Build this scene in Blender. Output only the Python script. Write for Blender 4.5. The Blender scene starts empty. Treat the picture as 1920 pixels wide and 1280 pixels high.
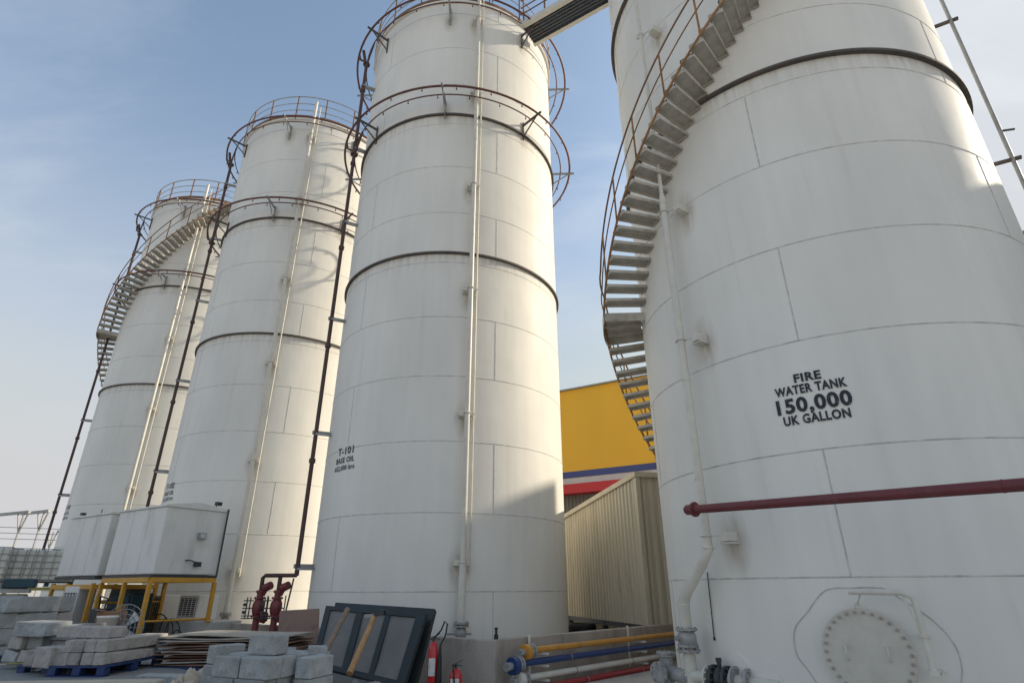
import bpy, bmesh, math, random
from mathutils import Vector, Matrix
R_ = math.radians
sin, cos, pi = math.sin, math.cos, math.pi
S = bpy.context.scene
random.seed(7)
# ------------------------------------------------------------------ camera
F_, PITCH, ROLL, EYE = 1061.9, .4092, -.0031, 1.6
cd = bpy.data.cameras.new('camera'); cam = bpy.data.objects.new('camera', cd); S.collection.objects.link(cam)
cd.sensor_width = 36; cd.lens = F_/1920*36; cd.clip_start = .05; cd.clip_end = 3000
cam.location = (0, 0, EYE)
cam.rotation_euler = (Matrix.Rotation(pi/2+PITCH, 3, 'X') @ Matrix.Rotation(ROLL, 3, 'Z')).to_euler()
S.camera = cam
S.render.resolution_x, S.render.resolution_y = 1024, 682
S.view_settings.view_transform = 'Standard'; S.view_settings.look = 'None'
S.view_settings.exposure = 1.2; S.view_settings.gamma = 1
# ------------------------------------------------------------------ sun and sky
SUN_AZ, SUN_EL = R_(75), R_(27)          # azimuth from +Y towards +X
ld = bpy.data.lights.new('sun', 'SUN'); sun = bpy.data.objects.new('sun', ld); S.collection.objects.link(sun)
ld.energy = 2.0; ld.angle = R_(.9); ld.color = (1, .87, .68)
sdir = Vector((sin(SUN_AZ)*cos(SUN_EL), cos(SUN_AZ)*cos(SUN_EL), sin(SUN_EL)))
sun.rotation_euler = sdir.to_track_quat('Z', 'Y').to_euler()
sun.location = (30, 10, 30)
W = bpy.data.worlds.new('World'); S.world = W; W.use_nodes = True
wn, wl = W.node_tree.nodes, W.node_tree.links; wn.clear()
wo = wn.new('ShaderNodeOutputWorld'); bg = wn.new('ShaderNodeBackground'); wl.new(bg.outputs[0], wo.inputs[0])
sky = wn.new('ShaderNodeTexSky'); sky.sky_type = 'NISHITA'; sky.sun_disc = False
sky.sun_elevation = SUN_EL; sky.sun_rotation = SUN_AZ; sky.air_density = 1.0; sky.dust_density = 1.6; sky.ozone_density = 1.5
bg.inputs['Strength'].default_value = .127
tc = wn.new('ShaderNodeTexCoord'); sp = wn.new('ShaderNodeSeparateXYZ'); wl.new(tc.outputs['Generated'], sp.inputs[0])
def wmath(op, a, b=None, c=None):
    n = wn.new('ShaderNodeMath'); n.operation = op
    for i, v in enumerate((a, b, c)):
        if v is None: continue
        if isinstance(v, (int, float)): n.inputs[i].default_value = v
        else: wl.new(v, n.inputs[i])
    return n.outputs[0]
zc = wmath('ADD', wmath('MAXIMUM', sp.outputs[2], 0), .22)
cb = wn.new('ShaderNodeCombineXYZ')
wl.new(wmath('DIVIDE', sp.outputs[0], zc), cb.inputs[0]); wl.new(wmath('DIVIDE', sp.outputs[1], zc), cb.inputs[1])
mp = wn.new('ShaderNodeMapping'); mp.inputs['Rotation'].default_value = (0, 0, .5); mp.inputs['Scale'].default_value = (.9, 2.2, 1)
wl.new(cb.outputs[0], mp.inputs[0])
nz = wn.new('ShaderNodeTexNoise'); nz.inputs['Scale'].default_value = 1.3; nz.inputs['Detail'].default_value = 7; nz.inputs['Roughness'].default_value = .6; nz.inputs['Distortion'].default_value = .5
wl.new(mp.outputs[0], nz.inputs['Vector'])
rp = wn.new('ShaderNodeMapRange'); rp.interpolation_type = 'SMOOTHSTEP'; rp.inputs['From Min'].default_value = .46; rp.inputs['From Max'].default_value = .74
wl.new(nz.outputs['Fac'], rp.inputs['Value'])
# thin cloud is thicker on the side of the sun
vd = wn.new('ShaderNodeVectorMath'); vd.operation = 'DOT_PRODUCT'; wl.new(tc.outputs['Generated'], vd.inputs[0]); vd.inputs[1].default_value = tuple(sdir)
near = wn.new('ShaderNodeMapRange'); near.interpolation_type = 'SMOOTHSTEP'; near.inputs['From Min'].default_value = .45; near.inputs['From Max'].default_value = 1.0
wl.new(vd.outputs['Value'], near.inputs['Value'])
cm = wmath('MULTIPLY', rp.outputs[0], wmath('ADD', wmath('MULTIPLY', near.outputs[0], .75), .22))
cm = wmath('MINIMUM', wmath('ADD', cm, wmath('MULTIPLY', near.outputs[0], .15)), 1)
cmix = wn.new('ShaderNodeMix'); cmix.data_type = 'RGBA'; wl.new(cm, cmix.inputs['Factor'])
vmin = wn.new('ShaderNodeVectorMath'); vmin.operation = 'MINIMUM'; vmul = wn.new('ShaderNodeVectorMath'); vmul.operation = 'MULTIPLY'; wl.new(sky.outputs[0], vmul.inputs[0]); vmul.inputs[1].default_value = (.86, .87, .80)
wl.new(vmul.outputs[0], vmin.inputs[0]); vmin.inputs[1].default_value = (2.4, 2.58, 2.8)
wl.new(vmin.outputs[0], cmix.inputs['A']); cmix.inputs['B'].default_value = (3.3, 3.42, 3.55, 1)
# pale dust towards the horizon
hz = wn.new('ShaderNodeMapRange'); hz.interpolation_type = 'SMOOTHERSTEP'; hz.inputs['From Min'].default_value = .82; hz.inputs['From Max'].default_value = -.02; hz.inputs['To Max'].default_value = .95; hz.inputs['To Min'].default_value = .08
wl.new(sp.outputs[2], hz.inputs['Value'])
hmix = wn.new('ShaderNodeMix'); hmix.data_type = 'RGBA'; wl.new(hz.outputs[0], hmix.inputs['Factor'])
wl.new(cmix.outputs['Result'], hmix.inputs['A']); hmix.inputs['B'].default_value = (2.2, 2.18, 2.22, 1)
wl.new(hmix.outputs['Result'], bg.inputs['Color'])

# ------------------------------------------------------------------ helpers
def ray(x, y):
    dx, dy = x-960, 640-y; c, s = cos(ROLL), sin(ROLL)
    dx, dy = c*dx-s*dy, s*dx+c*dy
    return Vector((dx, F_*cos(PITCH)-dy*sin(PITCH), F_*sin(PITCH)+dy*cos(PITCH)))
def atz(x, y, z):
    d = ray(x, y); return d*((z-EYE)/d.z)+Vector((0, 0, EYE))
def atd(x, y, D):
    d = ray(x, y); return d*(D/math.hypot(d.x, d.y))+Vector((0, 0, EYE))
def hit(x, y, c, R):      # bearing and height on an upright cylinder
    d = ray(x, y); h = math.hypot(d.x, d.y); ux, uy = d.x/h, d.y/h
    t = ux*c[0]+uy*c[1]; w = c[0]**2+c[1]**2-t*t; t -= math.sqrt(max(R*R-w, 0))
    return math.degrees(math.atan2(ux*t-c[0], -(uy*t-c[1]))), EYE+d.z/h*t
def pol(r, b, z): b = R_(b); return Vector((r*sin(b), -r*cos(b), z))

MATS = {}
def mat(name, col, rough=.6, var=.12, vscale=3., stretch=(1, 1, 1), col2=None, bump=0., bscale=20., metal=0., c2amt=.5, c2scale=2., c2min=.5, c2max=.7, coat=0., vary=0.):
    if name in MATS: return MATS[name]
    m = bpy.data.materials.new(name); m.use_nodes = True; N, L = m.node_tree.nodes, m.node_tree.links
    b = N['Principled BSDF']; b.inputs['Roughness'].default_value = rough; b.inputs['Metallic'].default_value = metal
    b.inputs['Coat Weight'].default_value = coat
    t = N.new('ShaderNodeTexCoord'); mp = N.new('ShaderNodeMapping'); mp.inputs['Scale'].default_value = stretch; L.new(t.outputs['Object'], mp.inputs[0])
    n = N.new('ShaderNodeTexNoise'); n.inputs['Scale'].default_value = vscale; n.inputs['Detail'].default_value = 6; L.new(mp.outputs[0], n.inputs['Vector'])
    r = N.new('ShaderNodeMapRange'); r.inputs['To Min'].default_value = 1-var; r.inputs['To Max'].default_value = 1+var
    r.inputs['From Min'].default_value = .25; r.inputs['From Max'].default_value = .75; L.new(n.outputs['Fac'], r.inputs['Value'])
    v = N.new('ShaderNodeVectorMath'); v.operation = 'SCALE'; v.inputs[0].default_value = col; L.new(r.outputs[0], v.inputs['Scale'])
    out = v.outputs[0]
    if col2:
        n2 = N.new('ShaderNodeTexNoise'); n2.inputs['Scale'].default_value = c2scale; n2.inputs['Detail'].default_value = 8; n2.inputs['Roughness'].default_value = .65
        L.new(mp.outputs[0], n2.inputs['Vector'])
        r2 = N.new('ShaderNodeMapRange'); r2.inputs['From Min'].default_value = c2min; r2.inputs['From Max'].default_value = c2max; r2.inputs['To Max'].default_value = c2amt; L.new(n2.outputs['Fac'], r2.inputs['Value'])
        mx = N.new('ShaderNodeMix'); mx.data_type = 'RGBA'; L.new(r2.outputs[0], mx.inputs['Factor']); L.new(out, mx.inputs['A']); mx.inputs['B'].default_value = (*col2, 1)
        out = mx.outputs['Result']
    if vary:
        oi = N.new('ShaderNodeObjectInfo'); vr = N.new('ShaderNodeMapRange'); vr.inputs['To Min'].default_value = 1-vary; vr.inputs['To Max'].default_value = 1+vary; L.new(oi.outputs['Random'], vr.inputs['Value'])
        vs_ = N.new('ShaderNodeVectorMath'); vs_.operation = 'SCALE'; L.new(out, vs_.inputs[0]); L.new(vr.outputs[0], vs_.inputs['Scale']); out = vs_.outputs[0]
    L.new(out, b.inputs['Base Color'])
    rr = N.new('ShaderNodeMapRange'); rr.inputs['To Min'].default_value = rough-.08; rr.inputs['To Max'].default_value = min(1, rough+.1); L.new(n.outputs['Fac'], rr.inputs['Value']); L.new(rr.outputs[0], b.inputs['Roughness'])
    if bump:
        n3 = N.new('ShaderNodeTexNoise'); n3.inputs['Scale'].default_value = bscale; n3.inputs['Detail'].default_value = 5; L.new(t.outputs['Object'], n3.inputs['Vector'])
        bp = N.new('ShaderNodeBump'); bp.inputs['Strength'].default_value = bump; bp.inputs['Distance'].default_value = .02; L.new(n3.outputs['Fac'], bp.inputs['Height']); L.new(bp.outputs[0], b.inputs['Normal'])
    MATS[name] = m; return m
def tank_paint(GIRDERS, SPOTS):
    m = bpy.data.materials.new('tank_paint'); m.use_nodes = True; N, L = m.node_tree.nodes, m.node_tree.links
    b = N['Principled BSDF']; b.inputs['Roughness'].default_value = .42; b.inputs['Specular IOR Level'].default_value = .2
    t = N.new('ShaderNodeTexCoord')
    def noise(scale, stretch, det=6):
        mp = N.new('ShaderNodeMapping'); mp.inputs['Scale'].default_value = stretch; L.new(t.outputs['Object'], mp.inputs[0])
        n = N.new('ShaderNodeTexNoise'); n.inputs['Scale'].default_value = scale; n.inputs['Detail'].default_value = det; L.new(mp.outputs[0], n.inputs['Vector']); return n.outputs['Fac']
    def rng(v, a, c, lo, hi):
        r = N.new('ShaderNodeMapRange'); r.inputs['From Min'].default_value = a; r.inputs['From Max'].default_value = c; r.inputs['To Min'].default_value = lo; r.inputs['To Max'].default_value = hi; L.new(v, r.inputs['Value']); return r.outputs[0]
    def mul(a, c):
        n = N.new('ShaderNodeMath'); n.operation = 'MULTIPLY'
        L.new(a, n.inputs[0])
        if isinstance(c, float): n.inputs[1].default_value = c
        else: L.new(c, n.inputs[1])
        return n.outputs[0]
    v = mul(rng(noise(.7, (1, 1, .5)), .3, .7, .93, 1.05), rng(noise(5, (1, 1, .06)), .3, .7, .975, 1.02))
    sc = N.new('ShaderNodeVectorMath'); sc.operation = 'SCALE'; sc.inputs[0].default_value = (.80, .785, .73); L.new(v, sc.inputs['Scale'])
    streak = mul(rng(noise(7, (1, 1, .035), 8), .54, .72, 0, 1), rng(noise(.9, (1, 1, .6)), .45, .7, 0, .2))
    mx = N.new('ShaderNodeMix'); mx.data_type = 'RGBA'; L.new(streak, mx.inputs['Factor']); L.new(sc.outputs[0], mx.inputs['A']); mx.inputs['B'].default_value = (.40, .36, .29, 1)
    # rusty dirt run-off just below the wind girders
    sepz = N.new('ShaderNodeSeparateXYZ'); L.new(t.outputs['Object'], sepz.inputs[0])
    tot = None
    for zz in GIRDERS:
        a = rng(sepz.outputs[2], zz-.75, zz, 0, 1)
        c = N.new('ShaderNodeMath'); c.operation = 'LESS_THAN'; L.new(sepz.outputs[2], c.inputs[0]); c.inputs[1].default_value = zz
        a = mul(mul(a, a), c.outputs[0])
        if tot is None: tot = a
        else:
            ad = N.new('ShaderNodeMath'); ad.operation = 'ADD'; L.new(tot, ad.inputs[0]); L.new(a, ad.inputs[1]); tot = ad.outputs[0]
    run = mul(tot, rng(noise(9, (1, 1, .05), 8), .42, .72, .03, .55))
    m2 = N.new('ShaderNodeMix'); m2.data_type = 'RGBA'; L.new(run, m2.inputs['Factor']); L.new(mx.outputs['Result'], m2.inputs['A']); m2.inputs['B'].default_value = (.36, .30, .22, 1)
    sm_ = None
    for sp3 in SPOTS:
        sb = N.new('ShaderNodeVectorMath'); sb.operation = 'SUBTRACT'; L.new(t.outputs['Object'], sb.inputs[0]); sb.inputs[1].default_value = (sp3[0], sp3[1], sp3[2]-.07)
        ml = N.new('ShaderNodeVectorMath'); ml.operation = 'MULTIPLY'; L.new(sb.outputs[0], ml.inputs[0]); ml.inputs[1].default_value = (1, 1, .5)
        le = N.new('ShaderNodeVectorMath'); le.operation = 'LENGTH'; L.new(ml.outputs[0], le.inputs[0])
        a = rng(le.outputs['Value'], .06, .26, 1, 0)
        if sm_ is None: sm_ = a
        else:
            ad = N.new('ShaderNodeMath'); ad.operation = 'MAXIMUM'; L.new(sm_, ad.inputs[0]); L.new(a, ad.inputs[1]); sm_ = ad.outputs[0]
    m3 = N.new('ShaderNodeMix'); m3.data_type = 'RGBA'; L.new(mul(sm_, rng(noise(8, (1, 1, .3), 8), .3, .7, .15, .85)), m3.inputs['Factor']); L.new(m2.outputs['Result'], m3.inputs['A']); m3.inputs['B'].default_value = (.36, .31, .23, 1)
    L.new(m3.outputs['Result'], b.inputs['Base Color'])
    L.new(rng(noise(2, (1, 1, .4)), .3, .7, .5, .64), b.inputs['Roughness'])
    bp = N.new('ShaderNodeBump'); bp.inputs['Strength'].default_value = .5; bp.inputs['Distance'].default_value = .03
    L.new(noise(.9, (1, 1, 1.2), 2), bp.inputs['Height']); L.new(bp.outputs[0], b.inputs['Normal'])
    return m
M_TANK = tank_paint((9.26, 13.82), [pol(3.09, 13, z) for z in (2.05, 5.1, 8.2, 11.3, 14.6, 17.6)]+[pol(3.09, b, z) for b in (-2, 43) for z in (13.9, 17.7)])
M_TANKF = tank_paint((9.5, 14.02), [pol(3.203, -59.5, z) for z in (2.22, 5.15, 7.6, 12.0)])
M_SEAM = mat('weld_seam', (.57, .56, .53), .7, .3, 8)
M_CREAM = mat('cream_paint', (.66, .635, .56), .4, .1, 5, col2=(.38, .30, .21), c2amt=.3, c2scale=4, c2min=.56, c2max=.8)
M_COVER = mat('cover_paint', (.60, .575, .51), .5, .06, 4, col2=(.42, .38, .30), c2amt=.3, c2scale=5)
M_BOLT = mat('bolt_paint', (.40, .37, .32), .5, .15, 20)
M_RING = mat('ring_pipe', (.15, .055, .045), .6, .35, 4, col2=(.06, .04, .035), c2amt=.8, c2scale=2)
M_GALV = mat('galvanised_steel', (.33, .34, .34), .5, .2, 6, metal=.3, col2=(.2, .17, .14), c2amt=.4)
M_STAIR = mat('stair_steel', (.52, .49, .43), .6, .18, 5, col2=(.22, .14, .08), c2amt=.55, c2scale=3)
M_RUST = mat('rusty_rail', (.22, .12, .06), .75, .35, 7, col2=(.1, .06, .05), c2amt=.7, c2scale=4)
M_ORANGE = mat('orange_rust', (.34, .17, .06), .7, .3, 7, col2=(.12, .07, .05), c2amt=.8, c2scale=3, c2min=.48)
M_DRED = mat('burgundy_pipe', (.09, .048, .04), .6, .3, 6, col2=(.035, .025, .022), c2amt=.7)
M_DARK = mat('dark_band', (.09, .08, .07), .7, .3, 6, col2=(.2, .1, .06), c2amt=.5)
M_REDPIPE = mat('maroon_paint', (.155, .033, .038), .5, .16, 3, col2=(.2, .1, .09), c2amt=.4, c2scale=4, bump=.15)
M_VRED = mat('red_valve_paint', (.20, .04, .045), .45, .2, 9, col2=(.1, .04, .04), c2amt=.6, c2scale=8)
M_LETTER = mat('stencil_black', (.022, .024, .035), .6, .2, col2=(.4, .4, .38), c2amt=.75, c2scale=14, c2min=.58, c2max=.72)
M_BLACK = mat('black_paint', (.018, .02, .03), .6, .2)
M_CONC = mat('wall_concrete', (.43, .38, .33), .85, .16, 2.5, (1, 1, .5), col2=(.2, .17, .15), c2amt=.6, c2scale=3, bump=.4, bscale=25)
M_CONCW = mat('white_render', (.50, .49, .46), .8, .12, 2, col2=(.3, .27, .22), c2amt=.5, bump=.3)
M_BLOCK = mat('block_concrete', (.37, .385, .38), .92, .2, 6, col2=(.17, .18, .18), c2amt=.6, c2scale=9, bump=.8, bscale=45, vary=.16)
M_BLOCKW = mat('warm_block', (.42, .39, .365), .92, .2, 6, col2=(.2, .19, .18), c2amt=.6, c2scale=9, bump=.9, bscale=40, vary=.16)
M_GROUND = mat('yard_ground', (.56, .52, .45), .9, .18, .9, col2=(.36, .34, .31), c2amt=.6, c2scale=2.2, bump=.5, bscale=18)
M_YEL = mat('stand_yellow', (.62, .32, .035), .45, .15, 4, col2=(.25, .12, .04), c2amt=.6, c2scale=6, c2min=.55)
M_YELW = mat('facade_yellow', (.86, .46, .022), .5, .05, .4, (1, 1, .2))
M_BLUEB = mat('facade_blue', (.045, .07, .22), .5, .06)
M_WHITEB = mat('facade_white', (.62, .61, .57), .55, .06)
M_REDB = mat('facade_red', (.55, .025, .03), .5, .06)
M_GREYC = mat('grey_cladding', (.17, .16, .13), .6, .1, 2)
M_BEIGE = mat('beige_cladding', (.49, .445, .335), .5, .08, 2, (1, 1, .15), col2=(.33, .27, .17), c2amt=.6, c2scale=2.5)
M_WHBOX = mat('white_panel', (.77, .76, .72), .45, .06, 1.5, (1, 1, .3), col2=(.42, .38, .32), c2amt=.4, c2scale=2.2)
M_PALLET = mat('blue_plastic', (.016, .045, .15), .55, .2, 8, col2=(.05, .07, .12), c2amt=.6)
M_BOARD = mat('board_brown', (.22, .13, .09), .8, .25, 8, col2=(.35, .25, .2), c2amt=.5, vary=.16)
M_BOARDT = mat('board_pale', (.42, .38, .32), .8, .2, 5, col2=(.26, .21, .17), c2amt=.6)
M_PLY = mat('plywood_brown', (.24, .155, .12), .75, .12, 3, col2=(.12, .075, .06), c2amt=.7, c2scale=4, c2min=.55)
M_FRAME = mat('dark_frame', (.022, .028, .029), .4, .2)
M_GLASS = mat('dusty_screen', (.17, .165, .15), .5, .15, 2.5, col2=(.12, .13, .13), c2amt=.6)
M_WOOD = mat('wood_handle', (.46, .26, .11), .6, .25, 12, (1, 1, .3), col2=(.25, .14, .07), c2amt=.6, c2scale=10)
M_WOODG = mat('weathered_wood', (.25, .19, .14), .8, .25, 12)
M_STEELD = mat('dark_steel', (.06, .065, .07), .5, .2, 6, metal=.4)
M_EXT = mat('extinguisher_red', (.50, .015, .02), .28, .06, 4, coat=.4)
M_LABEL = mat('label_white', (.62, .63, .62), .6, .1, 30, col2=(.2, .2, .2), c2amt=.7, c2scale=22, c2min=.55)
M_RUBBER = mat('black_rubber', (.02, .02, .022), .6, .15)
M_YPIPE = mat('yellow_pipe', (.60, .28, .04), .4, .12, 3, col2=(.35, .16, .05), c2amt=.5)
M_BPIPE = mat('blue_pipe', (.013, .045, .17), .4, .12, 3, col2=(.03, .05, .12), c2amt=.5)
M_RPIPE = mat('red_pipe', (.33, .02, .025), .4, .12, 3)
M_FLANGE = mat('grey_flange', (.36, .36, .35), .5, .2, 9, metal=.2, col2=(.16, .15, .14), c2amt=.7, c2scale=12)
M_TOTE = mat('tote_plastic', (.76, .75, .68), .5, .12, 1.5)
M_OLIVE = mat('olive_tray', (.42, .36, .10), .6, .25, 3, col2=(.2, .17, .08), c2amt=.6)
M_TARP = mat('faded_tarp', (.42, .42, .40), .8, .25, 4)
M_CARTON = mat('brown_carton', (.30, .17, .10), .8, .15, 4)
M_SACK = mat('paper_sack', (.52, .44, .34), .85, .2, 5, col2=(.25, .21, .17), c2amt=.6, bump=.8, bscale=14)
M_KERB = mat('kerb_stone', (.46, .42, .34), .85, .12, 4)
M_STONE = mat('rubble_stone', (.27, .25, .23), .95, .3, 7, bump=.6, bscale=30, vary=.16)
M_LAMP = mat('lamp_glass', (.55, .56, .55), .25, .05)
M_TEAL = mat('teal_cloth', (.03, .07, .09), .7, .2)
M_PAPER = mat('white_paper', (.75, .76, .78), .7, .05)
M_DECK = mat('deck_steel', (.10, .115, .135), .55, .15, 3)

class MB:
    def __init__(s): s.v = []; s.f = []; s.m = []; s.sm = []
    def add(s, vs, fs, mi=0, smooth=False, X=None):
        o = len(s.v); s.v += [tuple((X @ Vector(p)) if X else p) for p in vs]
        for f in fs: s.f.append([i+o for i in f]); s.m.append(mi); s.sm.append(smooth)
        return s
    def box(s, c, d, rz=0, mi=0, bev=0, X=None):
        M = Matrix.Translation(c) @ Matrix.Rotation(rz, 4, 'Z')
        if X: M = X @ M
        if bev:
            bm = bmesh.new(); bmesh.ops.create_cube(bm, size=1); bmesh.ops.scale(bm, vec=d, verts=bm.verts)
            bmesh.ops.bevel(bm, geom=list(bm.edges), offset=bev, segments=1, affect='EDGES')
            bm.verts.index_update(); s.add([v.co.copy() for v in bm.verts], [[v.index for v in f.verts] for f in bm.faces], mi, False, M); bm.free(); return s
        x, y, z = d[0]/2, d[1]/2, d[2]/2
        vs = [(-x, -y, -z), (x, -y, -z), (x, y, -z), (-x, y, -z), (-x, -y, z), (x, -y, z), (x, y, z), (-x, y, z)]
        return s.add(vs, [(0, 3, 2, 1), (4, 5, 6, 7), (0, 1, 5, 4), (1, 2, 6, 5), (2, 3, 7, 6), (3, 0, 4, 7)], mi, False, M)
    def bar(s, a, b, w, h, mi=0):          # rectangular bar between two points
        a, b = Vector(a), Vector(b); d = b-a; q = d.to_track_quat('X', 'Z').to_matrix().to_4x4()
        return s.box((0, 0, 0), (d.length, w, h), 0, mi, 0, Matrix.Translation((a+b)/2) @ q)
    def tube(s, pts, r, seg=8, closed=False, mi=0):
        P = [Vector(p) for p in pts]; n = len(P); rad = r if isinstance(r, (list, tuple)) else [r]*n
        T = []
        for i in range(n):
            if closed: t = P[(i+1) % n]-P[i-1]
            else: t = (P[min(i+1, n-1)]-P[max(i-1, 0)])
            T.append(t.normalized())
        up = Vector((0, 0, 1)) if abs(T[0].z) < .9 else Vector((1, 0, 0))
        a = T[0].cross(up).normalized(); vs = []
        for i in range(n):
            a = (a-T[i]*a.dot(T[i])).normalized(); b = T[i].cross(a)
            for k in range(seg):
                th = 2*pi*k/seg; vs.append(P[i]+(a*cos(th)+b*sin(th))*rad[i])
        fs = []
        for i in range(n if closed else n-1):
            j = (i+1) % n
            for k in range(seg):
                l = (k+1) % seg; fs.append((i*seg+k, i*seg+l, j*seg+l, j*seg+k))
        s.add(vs, fs, mi, True)
        if not closed:
            s.add(vs[:seg], [list(range(seg))[::-1]], mi); s.add(vs[-seg:], [list(range(seg))], mi)
        return s
    def cyl(s, a, b, r, seg=16, mi=0): return s.tube([a, b], r, seg, False, mi)
    def lathe(s, prof, seg=32, X=None, mi=0, b0=0, b1=360, smooth=True, cap=False):
        full = abs(b1-b0) >= 360; n = seg if full else seg+1; vs = []; fs = []
        for i in range(n):
            b = b0+(b1-b0)*i/seg
            for (r, z) in prof: vs.append(pol(r, b, z))
        m = len(prof)
        for i in range(seg):
            j = (i+1) % n
            for k in range(m-1): fs.append((i*m+k, j*m+k, j*m+k+1, i*m+k+1))
        s.add(vs, fs, mi, smooth, X)
        return s
    def ring(s, r, z, rt, seg=72, mi=0, b0=0, b1=360, ts=6):
        if abs(b1-b0) >= 360: return s.tube([pol(r, 360*i/seg, z) for i in range(seg)], rt, ts, True, mi)
        k = max(4, int(seg*abs(b1-b0)/360)); return s.tube([pol(r, b0+(b1-b0)*i/k, z) for i in range(k+1)], rt, ts, False, mi)
    def flange(s, c, ax, r, t, mi=0, bolts=8, br=.012, bm_=None):
        c, ax = Vector(c), Vector(ax).normalized(); s.cyl(c-ax*t/2, c+ax*t/2, r, 24, mi)
        u = ax.orthogonal().normalized(); w = ax.cross(u)
        for k in range(bolts):
            p = c+(u*cos(2*pi*k/bolts)+w*sin(2*pi*k/bolts))*r*.82
            s.cyl(p-ax*(t/2+br), p+ax*(t/2+br*1.3), br, 6, mi if bm_ is None else bm_)
        return s
    def build(s, name, mats, parent=None, loc=None):
        me = bpy.data.meshes.new(name)
        o_ = Vector(loc) if loc is not None else Vector((0, 0, 0))
        me.from_pydata([tuple(Vector(p)-o_) for p in s.v], [], s.f)
        for m in (mats if isinstance(mats, (list, tuple)) else [mats]): me.materials.append(m)
        me.polygons.foreach_set('material_index', s.m); me.polygons.foreach_set('use_smooth', s.sm)
        me.update()
        o = bpy.data.objects.new(name, me); S.collection.objects.link(o)
        if parent: o.parent = parent
        if loc is not None and not parent: o.location = o_
        return o
def thing(name, label, cat, loc=(0, 0, 0), rz=0, group=None):
    o = bpy.data.objects.new(name, None); S.collection.objects.link(o); o.location = loc; o.rotation_euler = (0, 0, rz)
    o.empty_display_size = .2; tag(o, label, cat, group); return o
def tag(o, label, cat, group=None):
    o['label'] = label; o['category'] = cat
    if group: o['group'] = group
    return o
def struct(o): o['kind'] = 'structure'; return o
def kids(o): return [c for c in bpy.data.objects if c.parent == o]
def copy_tree(o, parent=None):
    c = o.copy(); S.collection.objects.link(c); c.parent = parent
    for ch in kids(o): copy_tree(ch, c)
    return c
def lettering(rows, R, b0, z0, parent, name='lettering', bold=.018):
    """rows: (text, height, width, z offset); painted letters wrapped on a shell of radius R"""
    vs, fs = [], []
    for txt, h, w, dz in rows:
        cu = bpy.data.curves.new('t', 'FONT'); cu.body = txt; cu.size = 1; cu.align_x = 'CENTER'; cu.offset = bold; cu.resolution_u = 3; cu.space_character = 1.1
        ob = bpy.data.objects.new('t', cu); S.collection.objects.link(ob); bpy.context.view_layer.update()
        me = bpy.data.meshes.new_from_object(ob.evaluated_get(bpy.context.evaluated_depsgraph_get()))
        xs = [v.co.x for v in me.vertices]; ys = [v.co.y for v in me.vertices]; o = len(vs)
        cx = (min(xs)+max(xs))/2; sx = w/(max(xs)-min(xs)); sy = h/.72
        for v in me.vertices:
            b = b0+math.degrees((v.co.x-cx)*sx/R); vs.append(pol(R+.012, b, z0+dz+v.co.y*sy))
        fs += [[i+o for i in p.vertices] for p in me.polygons]
        S.collection.objects.unlink(ob); bpy.data.objects.remove(ob); bpy.data.curves.remove(cu); bpy.data.meshes.remove(me)
    mb = MB(); mb.add(vs, fs); return mb.build(name, M_LETTER, parent)

# ------------------------------------------------------------------ the ground and the large buildings
def gz(x):          # the yard rises gently towards the left
    t = min(max((-x-3.4)/1.7, 0), 1); t = t*t*(3-2*t); return .15+.35*t
xs = [-600, -120, -40, -20, -12, -8, -6.5]+[-5.2+.1*i for i in range(20)]+[-3, 0, 6, 12, 20, 40, 120, 600]
ys = [-300, -60, -20, -8, 0, 4, 8, 12, 16, 20, 30, 60, 150, 900]
vs = [(x, y, gz(x)) for y in ys for x in xs]; nx = len(xs)
fs = [(j*nx+i, j*nx+i+1, (j+1)*nx+i+1, (j+1)*nx+i) for j in range(len(ys)-1) for i in range(nx-1)]
g = MB().add(vs, fs, 0, True).build('ground', M_GROUND); struct(g)

ax_ = [-20, -12, -8]+[-5.6+.1*i for i in range(24)]+[-3, -2.4]; ay = [3.5, 8, 12, 15.0]
sh0 = [(x, y, gz(x)+.004) for y in ay for x in ax_]; na = len(ax_)
ap = MB().add(sh0, [(j*na+i, j*na+i+1, (j+1)*na+i+1, (j+1)*na+i) for j in range(3) for i in range(na-1)], 0, True).build('pavement', mat('worn_asphalt', (.24, .245, .24), .9, .2, 1.5, col2=(.15, .155, .155), c2amt=.6, c2scale=3, bump=.5, bscale=30)); struct(ap)
# yellow warehouse far behind between the tanks
A, B = Vector((-3.5, 39.95, 0)), Vector((15.5, 28.6, 0)); dv = (B-A).normalized(); nv = Vector((dv.y, -dv.x, 0)).normalized()
if nv.y > 0: nv = -nv
yb = thing('warehouse', 'bright yellow warehouse with a dark blue stripe seen between two tanks', 'warehouse', A)
rzb = math.atan2(dv.y, dv.x); Lb = (B-A).length
def fac(name, m, z0, z1, off, parent, depth=.3, x0=0, x1=None):
    x1 = Lb if x1 is None else x1
    mb = MB(); c = dv*((x0+x1)/2)+nv*(off-depth/2); mb.box((c.x, c.y, (z0+z1)/2), (x1-x0, depth, z1-z0), rzb)
    return mb.build(name, m, parent)
fac('wall', M_YELW, 8.2, 13.5, 0, yb, 14); fac('stripe', M_BLUEB, 7.82, 8.2, .04, yb, 1); fac('white_band', M_WHITEB, 7.05, 7.82, 0, yb, 1)
mb = MB(); n = int(Lb/.25)
for i in range(n):
    c = dv*(i*.25+.125)+nv*(-.1); mb.box((c.x, c.y, 3.55), (.25, .3, 6.9), rzb)
    c = dv*(i*.25+.06)+nv*.075; mb.box((c.x, c.y, 3.55), (.1, .045, 6.9), rzb)
mb.build('cladding', M_GREYC, yb)
fac('canopy', M_REDB, 6.75, 7.3, .9, yb, .9)
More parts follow.
